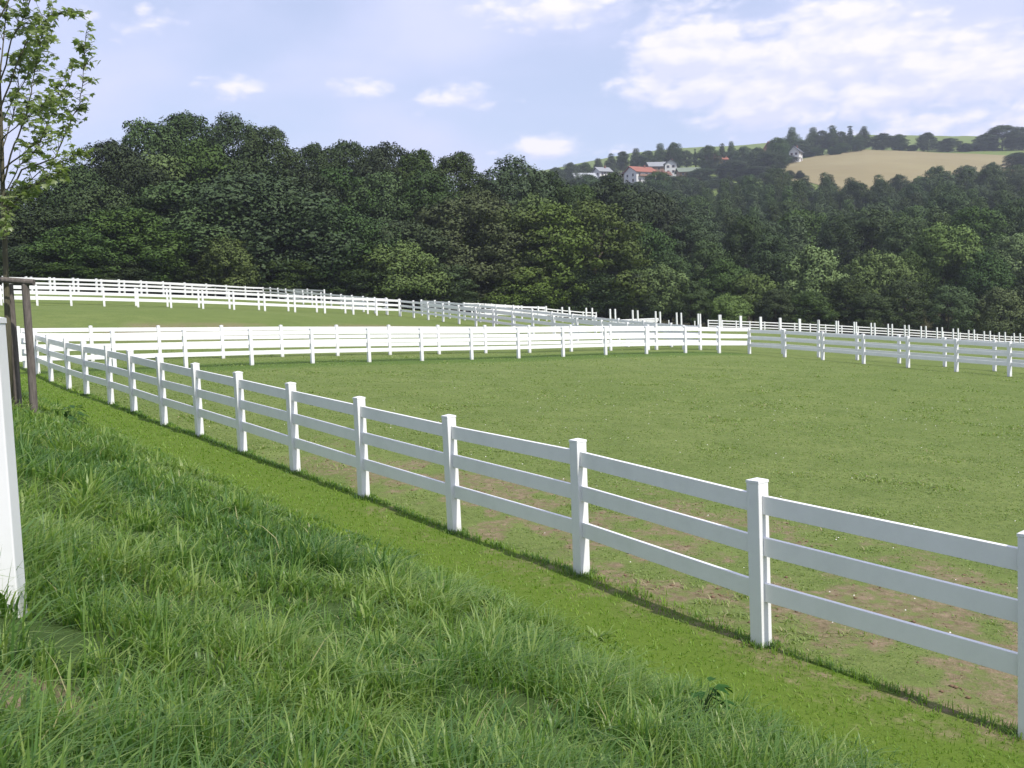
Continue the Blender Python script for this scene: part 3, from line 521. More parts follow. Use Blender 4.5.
# ----------------------------------------------------------------- woods
TREES = [(-39.9,88,2.7,5.3,1,'low'),(-37.1,93,3.3,5.6,0,'low'),(-35.4,103,4.1,6.2,1,'low'),(-29.2,104,6.8,5.8,4,'low'),(-23.7,108,4.7,6.7,1,'low'),(-18,112,4.6,6.7,0,'low'),(-12.1,113,7.8,7.5,4,'low'),(-7.7,116,5.7,7,1,'low'),(1.8,122,6.5,7.6,4,'low'),(8.6,127,6.7,7.6,0,'low'),(14.5,132,6.9,6.9,1,'low'),(-43.3,90,4.2,7.2,0,'front'),(-39.6,92,6.2,8.3,1,'front'),(-37.4,98,8.6,8.8,1,'front'),(-35.3,108,12.3,11.3,1,'front'),(-27.2,110,13.7,13.2,0,'front'),(-20.8,113,11.9,9.7,0,'front'),(-17.5,116,10.6,8.4,0,'front'),(-12,118,10.7,10.4,1,'front'),(-5.9,122,14,11.2,2,'front'),(-0.3,125,13.4,10.5,2,'front'),(5.5,127,14.5,10.7,2,'front'),(11.3,130,15.8,10.4,2,'front'),(-47.5,96,5.8,8.6,0,'mid'),(-44,98,7.9,8.8,0,'mid'),(-41.9,104,10.9,9.4,1,'mid'),(-40.9,118,16.6,11.8,2,'mid'),(-36.2,122,18.6,12.2,1,'mid'),(-29.8,120,16.8,10.8,0,'mid'),(-24.8,124,15.7,9.9,0,'mid'),(-20.8,128,17.2,10,0,'mid'),(-15.8,130,17.7,10.4,1,'mid'),(-9.8,132,18.2,9.5,0,'mid'),(-2.9,133,16.2,10.4,2,'mid'),(3.7,134,16,9.4,2,'mid'),(8.8,136,15,9.5,0,'mid'),(-54.3,104,9.9,8.3,0,'back'),(-48.6,104,10.4,8.8,1,'back'),(-44.7,106,13,7.4,0,'back'),(-43.4,112,16.9,7.2,0,'back'),(-44.7,128,22.1,8.4,1,'back'),(-41.5,134,24.4,8.3,0,'back'),(-36.2,134,24.2,8,0,'back'),(-29.8,130,22,7.2,1,'back'),(-26.2,140,22.3,7.3,0,'back'),(-21.5,142,23.4,7.4,0,'back'),(-16.3,142,23.4,8,0,'back'),(-12,142,22.8,7.1,1,'back'),(-6.6,142,22.7,7.1,1,'back'),(0.7,144,22.7,8.9,0,'back'),(6.8,146,21.3,7.9,0,'back'),(11.3,150,20.6,6.9,1,'back'),(20,136,8.3,7.1,4,'bush'),(24.3,134,6.1,5.9,1,'bush'),(30.4,142,9.7,8,1,'bush'),(33.6,138,7.7,6.3,4,'bush'),(35.6,134,5.6,5.6,1,'bush'),(43.1,142,12.2,9.4,5,'bush'),(40,134,5.5,5.9,1,'bush'),(45.7,136,7.8,6.8,1,'bush'),(53.9,146,12.5,8.8,4,'bush'),(53.1,136,7.9,6.5,1,'bush'),(60.1,150,12.4,6.6,1,'bush'),(67.6,156,17.2,9.7,4,'bush'),(59.6,136,7.6,6.8,1,'bush'),(71.3,150,12.6,9,0,'bush'),(66.7,136,7.7,7.6,4,'bush'),(79.9,158,15.3,9.5,4,'bush'),(77.4,146,11,8.8,1,'bush'),(17.6,134,4.6,5.9,0,'bush'),(28.7,131,4.7,5.2,4,'bush'),(88,160,15.6,9.6,1,'bush'),(47.9,133,5.7,5.9,1,'bush'),(17.7,165,24.8,12.2,0,'dark'),(24.9,170,22.6,11.2,0,'dark'),(30.2,165,18,9.2,0,'dark'),(20.3,152,15.4,10,0,'dark'),(30.6,155,13.5,7.8,1,'dark'),(23.4,146,10.8,7.3,0,'dark'),(42,160,15,9.6,0,'dark'),(40.9,172,18.5,8.6,0,'dark'),(51.7,180,18.7,8.3,3,'dark'),(70.6,178,18.3,8.9,1,'dark'),(66.6,184,18.2,9.9,0,'dark'),(61.8,186,18.7,8.9,0,'dark'),(86.2,185,19.3,10,1,'dark'),(95.2,190,18.6,10.3,0,'dark'),(101.8,190,19.3,10.3,1,'dark'),(81,190,19.1,8.7,3,'dark'),(16.4,207.2,17.9,14.1,0,'row0'),(25,210,18.7,6.6,3,'row0'),(32.3,211.6,18,6.5,3,'row0'),(38.7,203.3,18.6,12.6,0,'row0'),(46.2,207.1,18.3,7.5,3,'row0'),(51.1,199.9,17,11.2,0,'row0'),(61.1,208.2,18.2,13.4,1,'row0'),(66.2,202.5,18.3,6.4,3,'row0'),(74.8,206.9,18.2,12.1,1,'row0'),(79.8,201.5,16.4,6.4,3,'row0'),(86.1,200.6,16.8,11.3,1,'row0'),(96.9,210.2,17.4,10.5,0,'row0'),(103.3,207.2,15.7,6.4,3,'row0'),(109.9,204.3,16.7,10.9,1,'row0'),(20.6,236.5,18.1,11,0,'row1'),(27.4,232.2,19.1,6.9,3,'row1'),(34.6,224.7,18.2,7.3,3,'row1'),(45,236,18.2,13.6,0,'row1'),(53.3,232.6,17.8,6.9,3,'row1'),(61.7,231.2,18.3,7.6,3,'row1'),(68.7,231.9,16.7,6.8,3,'row1'),(78.5,234.3,16.4,6.8,3,'row1'),(87,238.2,17.3,13.9,0,'row1'),(93.3,231.2,16.8,11.7,1,'row1'),(104.7,239.2,18.6,13.1,0,'row1'),(109.5,232,17.9,6.8,3,'row1'),(121.5,238.6,17.2,13,0,'row1'),(125.1,229.5,16.4,6.8,3,'row1'),(22.8,265.4,20.4,14.9,0,'row2'),(31.3,266.9,19.7,7.2,3,'row2'),(39.4,265.1,19.4,7.2,3,'row2'),(48,260.4,17.3,7.2,3,'row2'),(56.2,259.6,18.9,7.9,3,'row2'),(63.8,259.5,16.8,7.2,3,'row2'),(73,260.5,18.2,12.8,1,'row2'),(81.6,263,16.6,7.2,3,'row2'),(89.5,263.6,16.7,7.2,3,'row2'),(98,265.9,14.9,9.4,0,'row2'),(107.2,270.4,15.9,7.2,3,'row2'),(113,264.9,19.2,7.6,3,'row2'),(118.5,259.3,16.2,12.6,1,'row2'),(129.9,262.9,18.1,7.2,3,'row2'),(137,258.3,18,7.2,3,'row2'),(148,262.7,17,7.2,3,'row2'),(27.3,290.6,21.3,8.6,3,'row3'),(37,293.9,19.7,14,1,'row3'),(47.7,303,18.6,12,1,'row3'),(56,299.7,18.6,11.8,1,'row3'),(63.9,292.4,19.2,8,3,'row3'),(75.1,303.7,18.3,7.6,3,'row3'),(81.8,291.4,20,7.6,3,'row3'),(92.4,297.1,18,7.6,3,'row3'),(103,302.2,15,7.6,3,'row3'),(111.1,296.3,14.6,11.3,0,'row3'),(119.1,292.4,16,7.6,3,'row3'),(129.4,295.4,18,12.9,0,'row3'),(137.7,297,16.6,7.6,3,'row3'),(144.7,294.7,16.3,12,1,'row3'),(158.5,302.1,17.2,12.8,1,'row3'),(166.5,300.6,18,7.6,3,'row3'),(18.7,336.7,21.1,8.1,3,'row4'),(28.9,341,17.6,12.1,0,'row4'),(35.9,329.1,18.4,13.5,0,'row4'),(45.4,332.7,20.3,14.2,0,'row4'),(55,328.9,17.9,13.3,0,'row4'),(67.6,337.7,17.4,8.1,3,'row4'),(75.2,326.2,18.6,8.1,3,'row4'),(86.3,330,17.6,8.1,3,'row4'),(94.7,325.2,19.3,8.1,3,'row4'),(107.3,336.8,14.4,8.1,3,'row4'),(117.1,337.2,16.3,11.5,0,'row4'),(125,334.9,16.3,11.4,0,'row4'),(137.5,340.5,15.3,9.6,0,'row4'),(141.3,326.5,17,8.1,3,'row4'),(152.2,329.3,15.9,10.6,0,'row4'),(163.1,331.9,15.6,10.7,0,'row4'),(170.3,326.5,15.7,10.1,1,'row4'),(180.8,329.2,17.8,11.9,1,'row4'),(21.2,380,21.6,8.5,3,'row5'),(32,373.5,22,14.1,0,'row5'),(41,368.7,21.2,8.5,3,'row5'),(52.9,375.7,16.7,8.5,3,'row5'),(64.4,378.2,17.5,8.5,3,'row5'),(71.7,369.9,18,8.5,3,'row5'),(80.9,371.6,17.8,8.5,3,'row5'),(91.1,375.7,18,12.2,0,'row5'),(102.4,379.1,16.5,10.3,1,'row5'),(111.7,379.1,14.7,8.5,3,'row5'),(117.7,371.1,18.1,8.5,3,'row5'),(127.6,372.6,15.5,8.5,3,'row5'),(137.2,369.9,16.1,8.5,3,'row5'),(149.4,374.8,12,8.5,3,'row5'),(160.1,374.4,18.6,14.8,1,'row5'),(173.8,379.9,17,10.5,1,'row5'),(178.3,371.4,18.6,11.4,1,'row5'),(191,375,15.4,12.1,0,'row5'),(200.5,376.2,16,9.9,1,'row5'),(207,368.6,13.8,8.5,3,'row5'),(23.6,422.2,20.5,14.6,1,'row6'),(33.4,413.4,21.6,16.8,0,'row6'),(43.9,413.5,17.8,11.8,0,'row6'),(55.1,419.5,14,10.2,1,'row6'),(64.9,423.6,19.2,14.9,0,'row6'),(74.1,424.9,16.7,12.2,0,'row6'),(83.5,419,13.9,8.9,3,'row6'),(94.7,425.6,15.3,8.9,3,'row6'),(102.6,420,15.2,8.9,3,'row6'),(110.9,411.5,18.3,12.6,1,'row6'),(125.8,422,13.6,8.9,3,'row6'),(133.1,413.9,13.8,8.9,3,'row6'),(143.6,414.1,10.2,8.9,1,'row6'),(153.7,416.7,8.7,8.9,3,'row6'),(165.3,423,12.3,8.9,0,'row6'),(175.8,426.3,11.8,8.9,4,'row6'),(184.3,423.7,13.6,8.9,3,'row6'),(192.6,421.1,16.1,12.3,0,'row6'),(202,418.2,17,10.3,0,'row6'),(215.2,424.6,15.8,11.9,1,'row6'),(227.2,426.5,13.9,8.9,4,'row6'),(235.5,422.2,13.1,8.9,3,'row6'),(31.4,600,14.6,10.8,0,'ridge'),(40.5,610,15.5,11,0,'ridge'),(49.9,615,13.5,11.1,1,'ridge'),(58.4,620,14.1,8.7,3,'ridge'),(66.4,620,15.7,8.7,3,'ridge'),(73.8,625,15.8,8.8,0,'ridge'),(82.5,625,16.5,8.8,3,'ridge'),(89.1,620,14.7,9.9,0,'ridge'),(97.4,625,18.6,10,3,'ridge'),(106,625,18.7,12.5,0,'ridge'),(112.4,620,13.4,7.4,0,'ridge'),(114.1,600,14.2,3.6,6,'ridge'),(119.8,590,16.7,11.8,0,'ridge'),(130.2,600,16.9,7.2,3,'ridge'),(137.8,610,17.6,7.3,3,'ridge'),(142.6,600,14.8,10.8,0,'ridge'),(148.3,590,14.2,10.6,0,'ridge'),(125.7,560,10.5,19,0,'ridge'),(106,545,8.5,16.3,0,'ridge'),(153.2,580,12.7,15.1,0,'ridge'),(163.4,600,19,15.6,0,'ridge'),(138.2,555,6.8,16.6,0,'ridge'),(197.6,690,21,11,3,'ridge'),(201.2,680,12,13.6,0,'ridge'),(214.9,700,18.9,11.2,3,'ridge'),(221.1,700,16.3,9.8,0,'ridge'),(228.1,700,19,11.2,3,'ridge'),(234.2,700,14.4,9.8,0,'ridge'),(242.2,705,17.1,9.2,6,'ridge'),(241.7,690,10.5,9.7,0,'ridge'),(251.9,705,16.3,9.9,3,'ridge'),(262.5,700,12,14,0,'ridge'),(276.2,705,11.6,14.1,0,'ridge'),(293.6,700,13.3,11.9,0,'ridge'),(308,700,9.3,15.4,0,'ridge'),(319.8,700,5.8,9.8,0,'ridge'),(340.8,715,11.8,17.2,0,'ridge'),(355.3,720,17.7,28.8,1,'ridge'),(369.5,720,16.3,21.6,0,'ridge'),(385.9,720,16,25.9,1,'ridge'),(329,705,5.4,14.1,0,'ridge'),(230,690,6.9,13.8,1,'ridge'),(209.9,680,5.5,12.2,0,'ridge'),(221.6,675,4.6,9.5,0,'ridge'),(283.1,700,4.5,8.4,0,'ridge'),(178.5,640,5.6,12.8,0,'ridge'),(93.1,505,8.2,13.1,1,'ridge'),(72.5,470,6.4,11.3,0,'ridge'),(111.3,520,4.5,13.5,1,'ridge'),(81.5,490,6.3,8.8,1,'ridge'),(126.5,530,4.5,11.7,1,'ridge'),(140.1,540,4.5,8.6,1,'ridge'),(285.1,560,9.5,14.6,0,'ridge'),(297.3,560,10.5,16.8,1,'ridge'),(47.7,500,12,11,0,'ridge'),(56.3,470,9.8,11.3,0,'ridge'),(37.8,500,14.2,11,1,'ridge'),(28,500,16.6,10,1,'ridge'),(102,512,5.1,10.2,0,'ridge'),(61.3,560,9,7.8,1,'ridge'),(39.8,560,14,7.8,0,'ridge'),(24.8,560,15.6,9,0,'ridge'),(70.4,530,5.5,6.9,1,'ridge'),(79,528,4.5,7.4,0,'ridge'),(74.3,525,4.5,8.4,1,'ridge'),(90.8,545,4.9,6.5,0,'ridge'),(64.9,528,5.8,7.4,0,'ridge'),(46.7,545,10.7,5.5,0,'ridge'),(54.7,550,9.6,6.6,1,'ridge'),(149.8,560,4.5,9,0,'ridge'),(152.9,540,4.5,7.6,3,'ridge'),(142,560,4.5,10.1,1,'ridge'),(156.8,535,4.5,6.4,3,'ridge')]

def crown_mesh(name, seed, kind):
    """crown one unit wide, A units tall; lobes of small bent leaf-clump faces, uneven outline"""
    r = np.random.default_rng(seed)
    nl, lr, A, nleaf, ls, shape = {0:(78,.150,1.25,480,.0145,'round'),1:(88,.130,1.3,390,.0145,'round'),2:(100,.115,1.35,320,.015,'round'),
           3:(66,.18,3.0,380,.025,'slim'),4:(64,.15,1.0,460,.0165,'bush'),6:(60,.17,2.4,280,.024,'cone')}[kind]
    zf = {2:.8,6:.5,3:1.3}.get(kind,.85); Vs = []; Ns = []; cents = []
    for i in range(nl):
        rad = lr*(r.uniform(.8,1.35) if i < nl*.45 else r.uniform(.4,.85))
        for _ in range(80):
            hh = r.uniform(0,1)**(.8)
            if shape == 'round': R_ = .5*math.sqrt(max(0,1-((hh-.45)/.56)**2))
            elif shape == 'bush': R_ = .5*math.sqrt(max(0,1-((hh-.3)/.71)**2))
            elif shape == 'slim': R_ = .5*min(1,(hh/.2)**.5)*(1-hh**2.0)**.9+.01
            else: R_ = .5*(1-hh)**.9+.01
            a = r.uniform(0,2*math.pi); R_ *= 1+.22*math.sin(a*2+seed)+.12*math.sin(a*3+seed*2+hh*5)
            q = max(0,R_*math.sqrt(r.uniform(.35,1.0))-rad*.45)
            z = rad*zf*.6+hh*(A-rad*zf*1.5); c = np.array([math.cos(a)*q, math.sin(a)*q, z])
            if all(np.linalg.norm(c-d[:3]) > (rad+d[3])*.42 for d in cents): break
        cents.append(np.array([*c, rad]))
    for cx,cy,cz,rad in cents:
        m = int(nleaf*(rad/lr)**1.8)
        d = r.normal(size=(m,3)); d /= np.linalg.norm(d,axis=1)[:,None]
        d[:,2] = np.where((d[:,2] < -.55)&(r.random(m)<.6), -d[:,2], d[:,2])
        rr = rad*(1.06-.5*r.random(m)**1.5)*(1+.22*np.sin(d[:,0]*6+cx*40)*np.sin(d[:,1]*5+cy*50+d[:,2]*5))
        P = np.stack([cx+d[:,0]*rr, cy+d[:,1]*rr, cz+d[:,2]*rr*zf], 1)
        nrm = d+r.normal(size=(m,3))*.5+[0,0,.30]; nrm /= np.linalg.norm(nrm,axis=1)[:,None]
        cd_ = np.stack([P[:,0],P[:,1],(P[:,2]-A*.4)/A*.9],1); cd_ /= np.linalg.norm(cd_,axis=1)[:,None]+1e-6
        sn = d*.62+cd_*.28+nrm*.30+[0,0,.06]; sn /= np.linalg.norm(sn,axis=1)[:,None]; Ns.append(np.repeat(sn,4,0))
        t1 = np.cross(nrm, r.normal(size=(m,3))); t1 /= np.linalg.norm(t1,axis=1)[:,None]; t2 = np.cross(nrm,t1)
        s = ls*r.uniform(.5,1.35,(m,1)); s2 = s*r.uniform(.45,.8,(m,1)); bend = nrm*s*.25
        Vs.append(np.stack([P-t1*s-bend, P-t2*s2, P+t1*s-bend, P+t2*s2], 1).reshape(-1,3))
    V = np.concatenate(Vs); V[:,2] /= A; NN = np.concatenate(Ns); NN[:,2] *= A; NN /= np.linalg.norm(NN,axis=1)[:,None]
    me = np_mesh(name, V, quads=np.arange(len(V)).reshape(-1,4)); me.normals_split_custom_set_from_vertices(NN.astype(np.float32).tolist()); return me
ASP = {0:1.25,1:1.3,2:1.35,3:3.0,4:1.0,5:1.0,6:2.4}
def trunk_mesh(seed):
    r = random.Random(seed); b = MB()
    b.tube([(0,0,-.03),(.005,.0,.15),(.0,.01,.4),(.01,0,.7)], [.045,.036,.026,.010], 8)
    for k in range(7):
        a = r.uniform(0,6.28); z = .16+.07*k; l = r.uniform(.18,.34)
        b.tube([(0,0,z),(math.cos(a)*l*.5,math.sin(a)*l*.5,z+.09),(math.cos(a)*l,math.sin(a)*l,z+.15)], [.018,.012,.004], 5)
    return b.mesh('trunk', M_BARK, smooth=True)
PROTO = {0:[crown_mesh('crown',s,0) for s in (1,2,3)], 1:[crown_mesh('crown',s,1) for s in (11,12,13)], 2:[crown_mesh('crown',s,2) for s in (21,22)],
         3:[crown_mesh('crown',s,3) for s in (31,32)], 4:[crown_mesh('crown',s,4) for s in (41,42)], 6:[crown_mesh('crown',61,6)]}
PROTO[5] = PROTO[4]
TRM = [trunk_mesh(1), trunk_mesh(2)]
CR = {}
for k, L in PROTO.items():
    CR[k] = []
    for me in L:
        q = me.copy(); q.materials.clear(); q.materials.append(M_LEAF[k]); CR[k].append(q)
ZL = {'low':('%s low tree at foot of left wood, %s such from left','low trees along the foot of the left wood'),
      'front':('%s full tree on front edge of left wood, %s such from left','front trees of the left wood'),
      'mid':('%s tree in middle tier of left wood, %s such from left','middle tier trees of the left wood'),
      'back':('%s treetop against sky behind left wood, %s such from left','skyline trees of the left wood'),
      'bush':('%s tree on right wood edge behind thin fence, %s such from left','edge trees of the right-hand wood'),
      'dark':('%s tall tree behind right wood edge, %s such from left','tall shaded trees of the right-hand wood'),
      'ridge':('%s distant tree on hill ridge near village, %s such from left','trees along the hill ridge')}
KN = {0:'dark rounded',1:'leafy green',2:'pale feathery',3:'slender upright',4:'yellow-green bushy',5:'bright light green',6:'pointed dark conifer'}
NM = {0:'broadleaf_tree',1:'broadleaf_tree',2:'feathery_tree',3:'slender_tree',4:'bushy_tree',5:'bushy_tree',6:'conifer_tree'}
TIER = ['lowest','second lowest','third lowest','middle','third highest','second highest','highest']
cnt = {}
srt = sorted(TREES, key=lambda q: q[0]/q[1])
rt = random.Random(3)
for (x,y,H,W,k,zone) in srt:
    cnt[(zone,k)] = cnt.get((zone,k),0)+1; i = cnt[(zone,k)]
    z = tz(x,y)
    name = NM[k]; root = empty(name, (x,y,z-.1), rt.uniform(0,6.28))
    ordn = WORDS[i-1] if i <= len(WORDS) else str(i)
    if zone.startswith('row'):
        lab = '%s tree, %s such from left in %s tier of right slope' % (KN[k], ordn, TIER[int(zone[3])]); grp = 'trees of the wooded right-hand slope'
    else:
        base, grp = ZL[zone]; lab = base % (KN[k], ordn)
    tag(root, lab, 'tree', grp)
    W = W*(1.3 if zone in ('back','low','front') else 1.12); ch = min(H*.97, W*ASP[k]); wq = W
    cr = link('crown', rt.choice(CR[k]), root, (0,0,H-ch)); cr.scale = (wq, wq*rt.uniform(.92,1.1), ch)
    tr = link('trunk', rt.choice(TRM), root); tr.scale = (H*.55, H*.55, H)

# ----------------------------------------------------------------- village on the ridge
M_REDROOF = m_simple('red_tiles', (.24,.085,.06),(.31,.13,.09), .6)
M_BROWNROOF = m_simple('brown_tiles', (.16,.08,.06),(.24,.12,.09), .6)
M_GREYROOF = m_simple('grey_roof', (.20,.21,.22),(.30,.31,.32), .6)
M_PALEROOF = m_simple('pale_sheet_roof', (.30,.32,.34),(.38,.40,.41), .5)
M_DARKROOF = m_simple('slate_roof', (.06,.065,.08),(.11,.115,.13), .6)
M_WALLW = m_simple('white_render', (.55,.55,.53),(.66,.66,.64), .5)
M_WALLB = m_simple('brown_wall', (.22,.13,.09),(.28,.18,.13), .5)
M_GLASS = m_simple('window_glass', (.03,.035,.045),(.05,.055,.07), 1, rough=.1, spec=.6, bump=0)
M_FRAME = m_simple('window_frame', (.35,.25,.18),(.4,.3,.2), 1)
def house(label, x, y, ridge_z, rot, L, W, pitch, roofm, wallm, name='house', balcony=False, chimney=True, mono=False):
    g = tz(x,y)-1.0; hr = ridge_z-g; he = hr-pitch
    root = empty(name, (x,y,g), rot); tag(root, label, 'house', 'houses of the village on the ridge')
    l, w = L/2, W/2
    b = MB(); v = [(-l,-w,0),(l,-w,0),(l,w,0),(-l,w,0),(-l,-w,he),(l,-w,he),(l,w,he),(-l,w,he),(-l,0,hr-.15),(l,0,hr-.15)]
    b.v = v; b.f = [(0,1,5,4),(2,3,7,6),(1,2,6,9,5),(3,0,4,8,7)]; b.build('wall', wallm, root)
    b = MB(); o = .9; k = pitch/w; ze = he-o*k
    for s in (-1,1):
        a = [(-l-o,s*(w+o),ze),(l+o,s*(w+o),ze),(l+o,0,hr),(-l-o,0,hr)]
        up = [(p[0],p[1],p[2]+.28) for p in a]
        P = a+up if s < 0 else [a[1],a[0],a[3],a[2],up[1],up[0],up[3],up[2]]
        n = len(b.v); b.v += P; b.f += [(n+3,n+2,n+1,n),(n+4,n+5,n+6,n+7)]+[(n+i,n+(i+1)%4,n+4+(i+1)%4,n+4+i) for i in range(4)]
    rf = b.build('roof', roofm, root)
    if chimney:
        b = MB(); b.box(l*.3,l*.3+.8,-.4-.6,.4-.6,hr-1.2,hr+1.1); b.build('chimney', M_BROWNROOF, rf)
    rows = max(1,int(he//3.0))
    for rI in range(rows):
        zc = he-1.7-rI*2.9
        for s, face in ((-1,'y'),(1,'y')):
            nwin = max(2,int(L//3.6))
            for i in range(nwin):
                xc = -l+(i+.5)*L/nwin
                b = MB(); b.box(xc-.75,xc+.75,s*(w+.03)-.05,s*(w+.03)+.05,zc-.75,zc+.75); fr = b.build('window', M_FRAME, root)
                b = MB(); b.box(xc-.62,xc+.62,s*(w+.06)-.05,s*(w+.06)+.05,zc-.62,zc+.62); b.build('pane', M_GLASS, fr)
        for s in (-1,1):
            for yc in (-w*.45,w*.45):
                b = MB(); b.box(s*(l+.03)-.05,s*(l+.03)+.05,yc-.75,yc+.75,zc-.75,zc+.75); fr = b.build('window', M_FRAME, root)
                b = MB(); b.box(s*(l+.06)-.05,s*(l+.06)+.05,yc-.62,yc+.62,zc-.62,zc+.62); b.build('pane', M_GLASS, fr)
    b = MB(); b.box(-.55+l*.4,.55+l*.4,-w-.08,-w-.0,1.0,3.2); b.build('door', M_BROWNROOF, root)
    if balcony:
        b = MB(); b.box(-l*.8,l*.8,-w-1.5,-w,he-2.75,he-2.55); bl = b.build('balcony', M_WALLB, root)
        b = MB(); b.box(-l*.8,l*.8,-w-1.5,-w-1.42,he-2.55,he-1.6); b.build('railing', M_WALLB, bl)
    return root
M_MOSSROOF = m_simple('mossy_roof', (.13,.16,.12),(.19,.22,.17), .6)
house('large white house with broad red roof and balcony, left part of the village', 74.2, 548, 79.4, .55, 14, 10.5, 3.0, M_REDROOF, M_WALLW, balcony=True)
house('wide house with reddish brown roof and white lower wall beside the large red-roofed house', 84.5, 553, 77.0, .12, 12, 8, 2.2, M_BROWNROOF, M_WALLW, balcony=True)
house('tall narrow white house with dark slate roof, right of the large red-roofed house', 96.0, 578, 86.6, 1.35, 9, 6.5, 2.2, M_DARKROOF, M_WALLW)
house('house with pale grey roof just above the large red-roofed house', 91.0, 598, 88.8, .15, 11, 7, 2.4, M_GREYROOF, M_WALLB, chimney=False)
house('long low shed with pale sheet roof at the left end of the village', 44.5, 560, 79.0, .3, 12, 7, 3.0, M_PALEROOF, M_WALLB, name='shed', chimney=False)
house('small white house with grey roof between the pale shed and the red roof', 56.2, 575, 83.8, .5, 8, 6.5, 2.2, M_GREYROOF, M_WALLW)
house('house with bright red hipped roof standing alone among trees in mid village', 125.7, 600, 92.3, .25, 11, 9, 3.2, M_REDROOF, M_WALLB)
house('steep pinkish red roofed house half hidden by trees left of the field', 167.0, 632, 103.0, 1.1, 9, 8, 5.5, M_REDROOF, M_WALLB)
house('small white house with dark roof at the upper left corner of the field', 187.5, 648, 102.0, 1.0, 7.5, 6.5, 3.0, M_DARKROOF, M_WALLW)
house('low house with grey-green roof among trees right of the white houses', 103.5, 566, 80.4, .1, 12, 7, 2.2, M_MOSSROOF, M_WALLB, chimney=False)

# long pale roof line of a hall behind the ridge trees
# ----------------------------------------------------------------- grasses
def wedge(n, d0, d1, expo, hw, rs):
    u = rs.random(n); e = 2-expo
    d = (d0**e+u*(d1**e-d0**e))**(1/e); a = rs.uniform(-hw,hw,n)
    return d*np.sin(a), d*np.cos(a)-2.0, d
def blades(name, label, bx, by, L, Wd, lean, head, tint, m, kind='stuff', curl=1.0, stiff=0):
    n = len(bx); bz = terrain(bx, by)-.01
    T = np.array([0,.4,.75,1.0]); dirx, diry = np.cos(head), np.sin(head)
    sx, sy = -diry, dirx
    V = np.zeros((n,7,3), np.float32); A = np.zeros((n,7), np.float32); k = 0
    for i, t in enumerate(T):
        out = lean*L*(t**1.9); up = L*(t-.42*lean*t**2.6*curl); up = np.maximum(up, -.3*L)
        cx = bx+dirx*out; cy = by+diry*out; cz = bz+up; w = Wd*(1,.95,.62,0)[i]/2
        if i < 3:
            V[:,k] = np.stack([cx-sx*w, cy-sy*w, cz],1); V[:,k+1] = np.stack([cx+sx*w, cy+sy*w, cz],1); A[:,k] = A[:,k+1] = t; k += 2
        else: V[:,6] = np.stack([cx,cy,cz],1); A[:,6] = 1
    b = (np.arange(n)*7)[:,None]
    Q = np.concatenate([b+[0,1,3,2], b+[2,3,5,4]]); Tt = b+[4,5,6]
    me = np_mesh(name, V.reshape(-1,3), quads=Q, tris=Tt, mat=m, attrs=dict(tint=np.repeat(tint,7), along=A.ravel()))
    tag(link(name, me), label, 'grass', kind=kind)
rs = np.random.default_rng(8)
def long_grass():
    nt = 27000; cx, cy, d = wedge(nt, 3.2, 31, 1.55, .74, rs)
    sd = side(cx, cy); nz = fbm(cx*1.6, cy*1.6, 13, 3); nz2 = fbm(cx*.55, cy*.55, 17, 3); gap = fbm(cx*2.6, cy*2.6, 23, 3)
    keep = (sd > 1.22+.5*(nz-.5)) & (cy < 33) & (np.hypot(cx, cy) > .9) & ~((np.hypot(cx+1.83,cy-3.48) < .27)) & ((gap > .30)|(rs.random(nt)<.35)) & ~((np.hypot((cx+1.52)/1.3,cy-2.95) < .17)&(rs.random(nt)<.9))
    cx, cy, d, sd, nz, nz2, gap = [q[keep] for q in (cx,cy,d,sd,nz,nz2,gap)]
    rise = .5+.5*sstep(1.2,2.4,sd); N = len(cx)
    big = rs.random(N) < .07                         # coarse tussocks stand above the rest
    tl = (.055+.15*sstep(.36,.64,nz)*sstep(.25,.5,gap)+.055*rs.random(N)+.10*big)*rise
    nb = np.where(big, 34, 14); tot = nb.sum(); idx = np.repeat(np.arange(N), nb)
    rep = lambda a: a[idx]
    ang = rs.uniform(0,2*np.pi,tot); rad = np.abs(rs.normal(0,1,tot))*rep(.026+.005*d+.02*big)
    bx = rep(cx)+np.cos(ang)*rad; by = rep(cy)+np.sin(ang)*rad
    hx = np.cos(ang)+.45; hy = np.sin(ang)-.25; head = np.arctan2(hy,hx)+rs.normal(0,.45,tot)
    L = rep(tl)*rs.uniform(.5,1.3,tot); lean = np.clip(rs.normal(.72,.36,tot)+rep(.5*(nz2-.5)),.08,1.5)
    wt = np.where(rs.random(N)>.80, 1.75, 1.0)
    Wd = np.maximum(.0056,.00098*rep(d))*rs.uniform(.7,1.4,tot)*rep(wt)
    tint = np.clip(rep(-.15+1.25*nz2+.45*(rs.random(N)-.5))+rs.normal(0,.16,tot),0,.9)
    tint = np.where(rs.random(tot) < .10, rs.uniform(.8,.93,tot), tint); straw = rs.random(tot) < rep(.012+.10*(gap<.33)); tint = np.where(straw, .99, tint); Wd = np.where(straw, Wd*.6, Wd)
    blades('long_grass', 'long unmown tussocky grass on the bank in the foreground', bx, by, L, Wd, lean, head, tint, M_LONG)
long_grass()
def mown():
    n = 210000; x, y, d = wedge(n, 5.5, 36, 1.3, .74, rs); sd = side(x, y)
    k = (sd > -.12) & (sd < 1.62) & (y < 34); x, y, d, sd = [q[k] for q in (x,y,d,sd)]; n = len(x)
    nz = fbm(x*2, y*2, 19, 3)
    L = rs.uniform(.025,.06,n)*(1+.9*np.exp(-(sd/.1)**2)+1.4*sstep(1.15,1.6,sd))
    blades('mown_grass', 'bright green strip of mown grass along the near fence', x, y, L, np.maximum(.0035,.0009*d), np.clip(rs.normal(.5,.3,n),.05,1.2), rs.uniform(0,6.28,n), np.clip(nz*.8+rs.normal(.1,.15,n),0,1), M_MOWN)
mown()
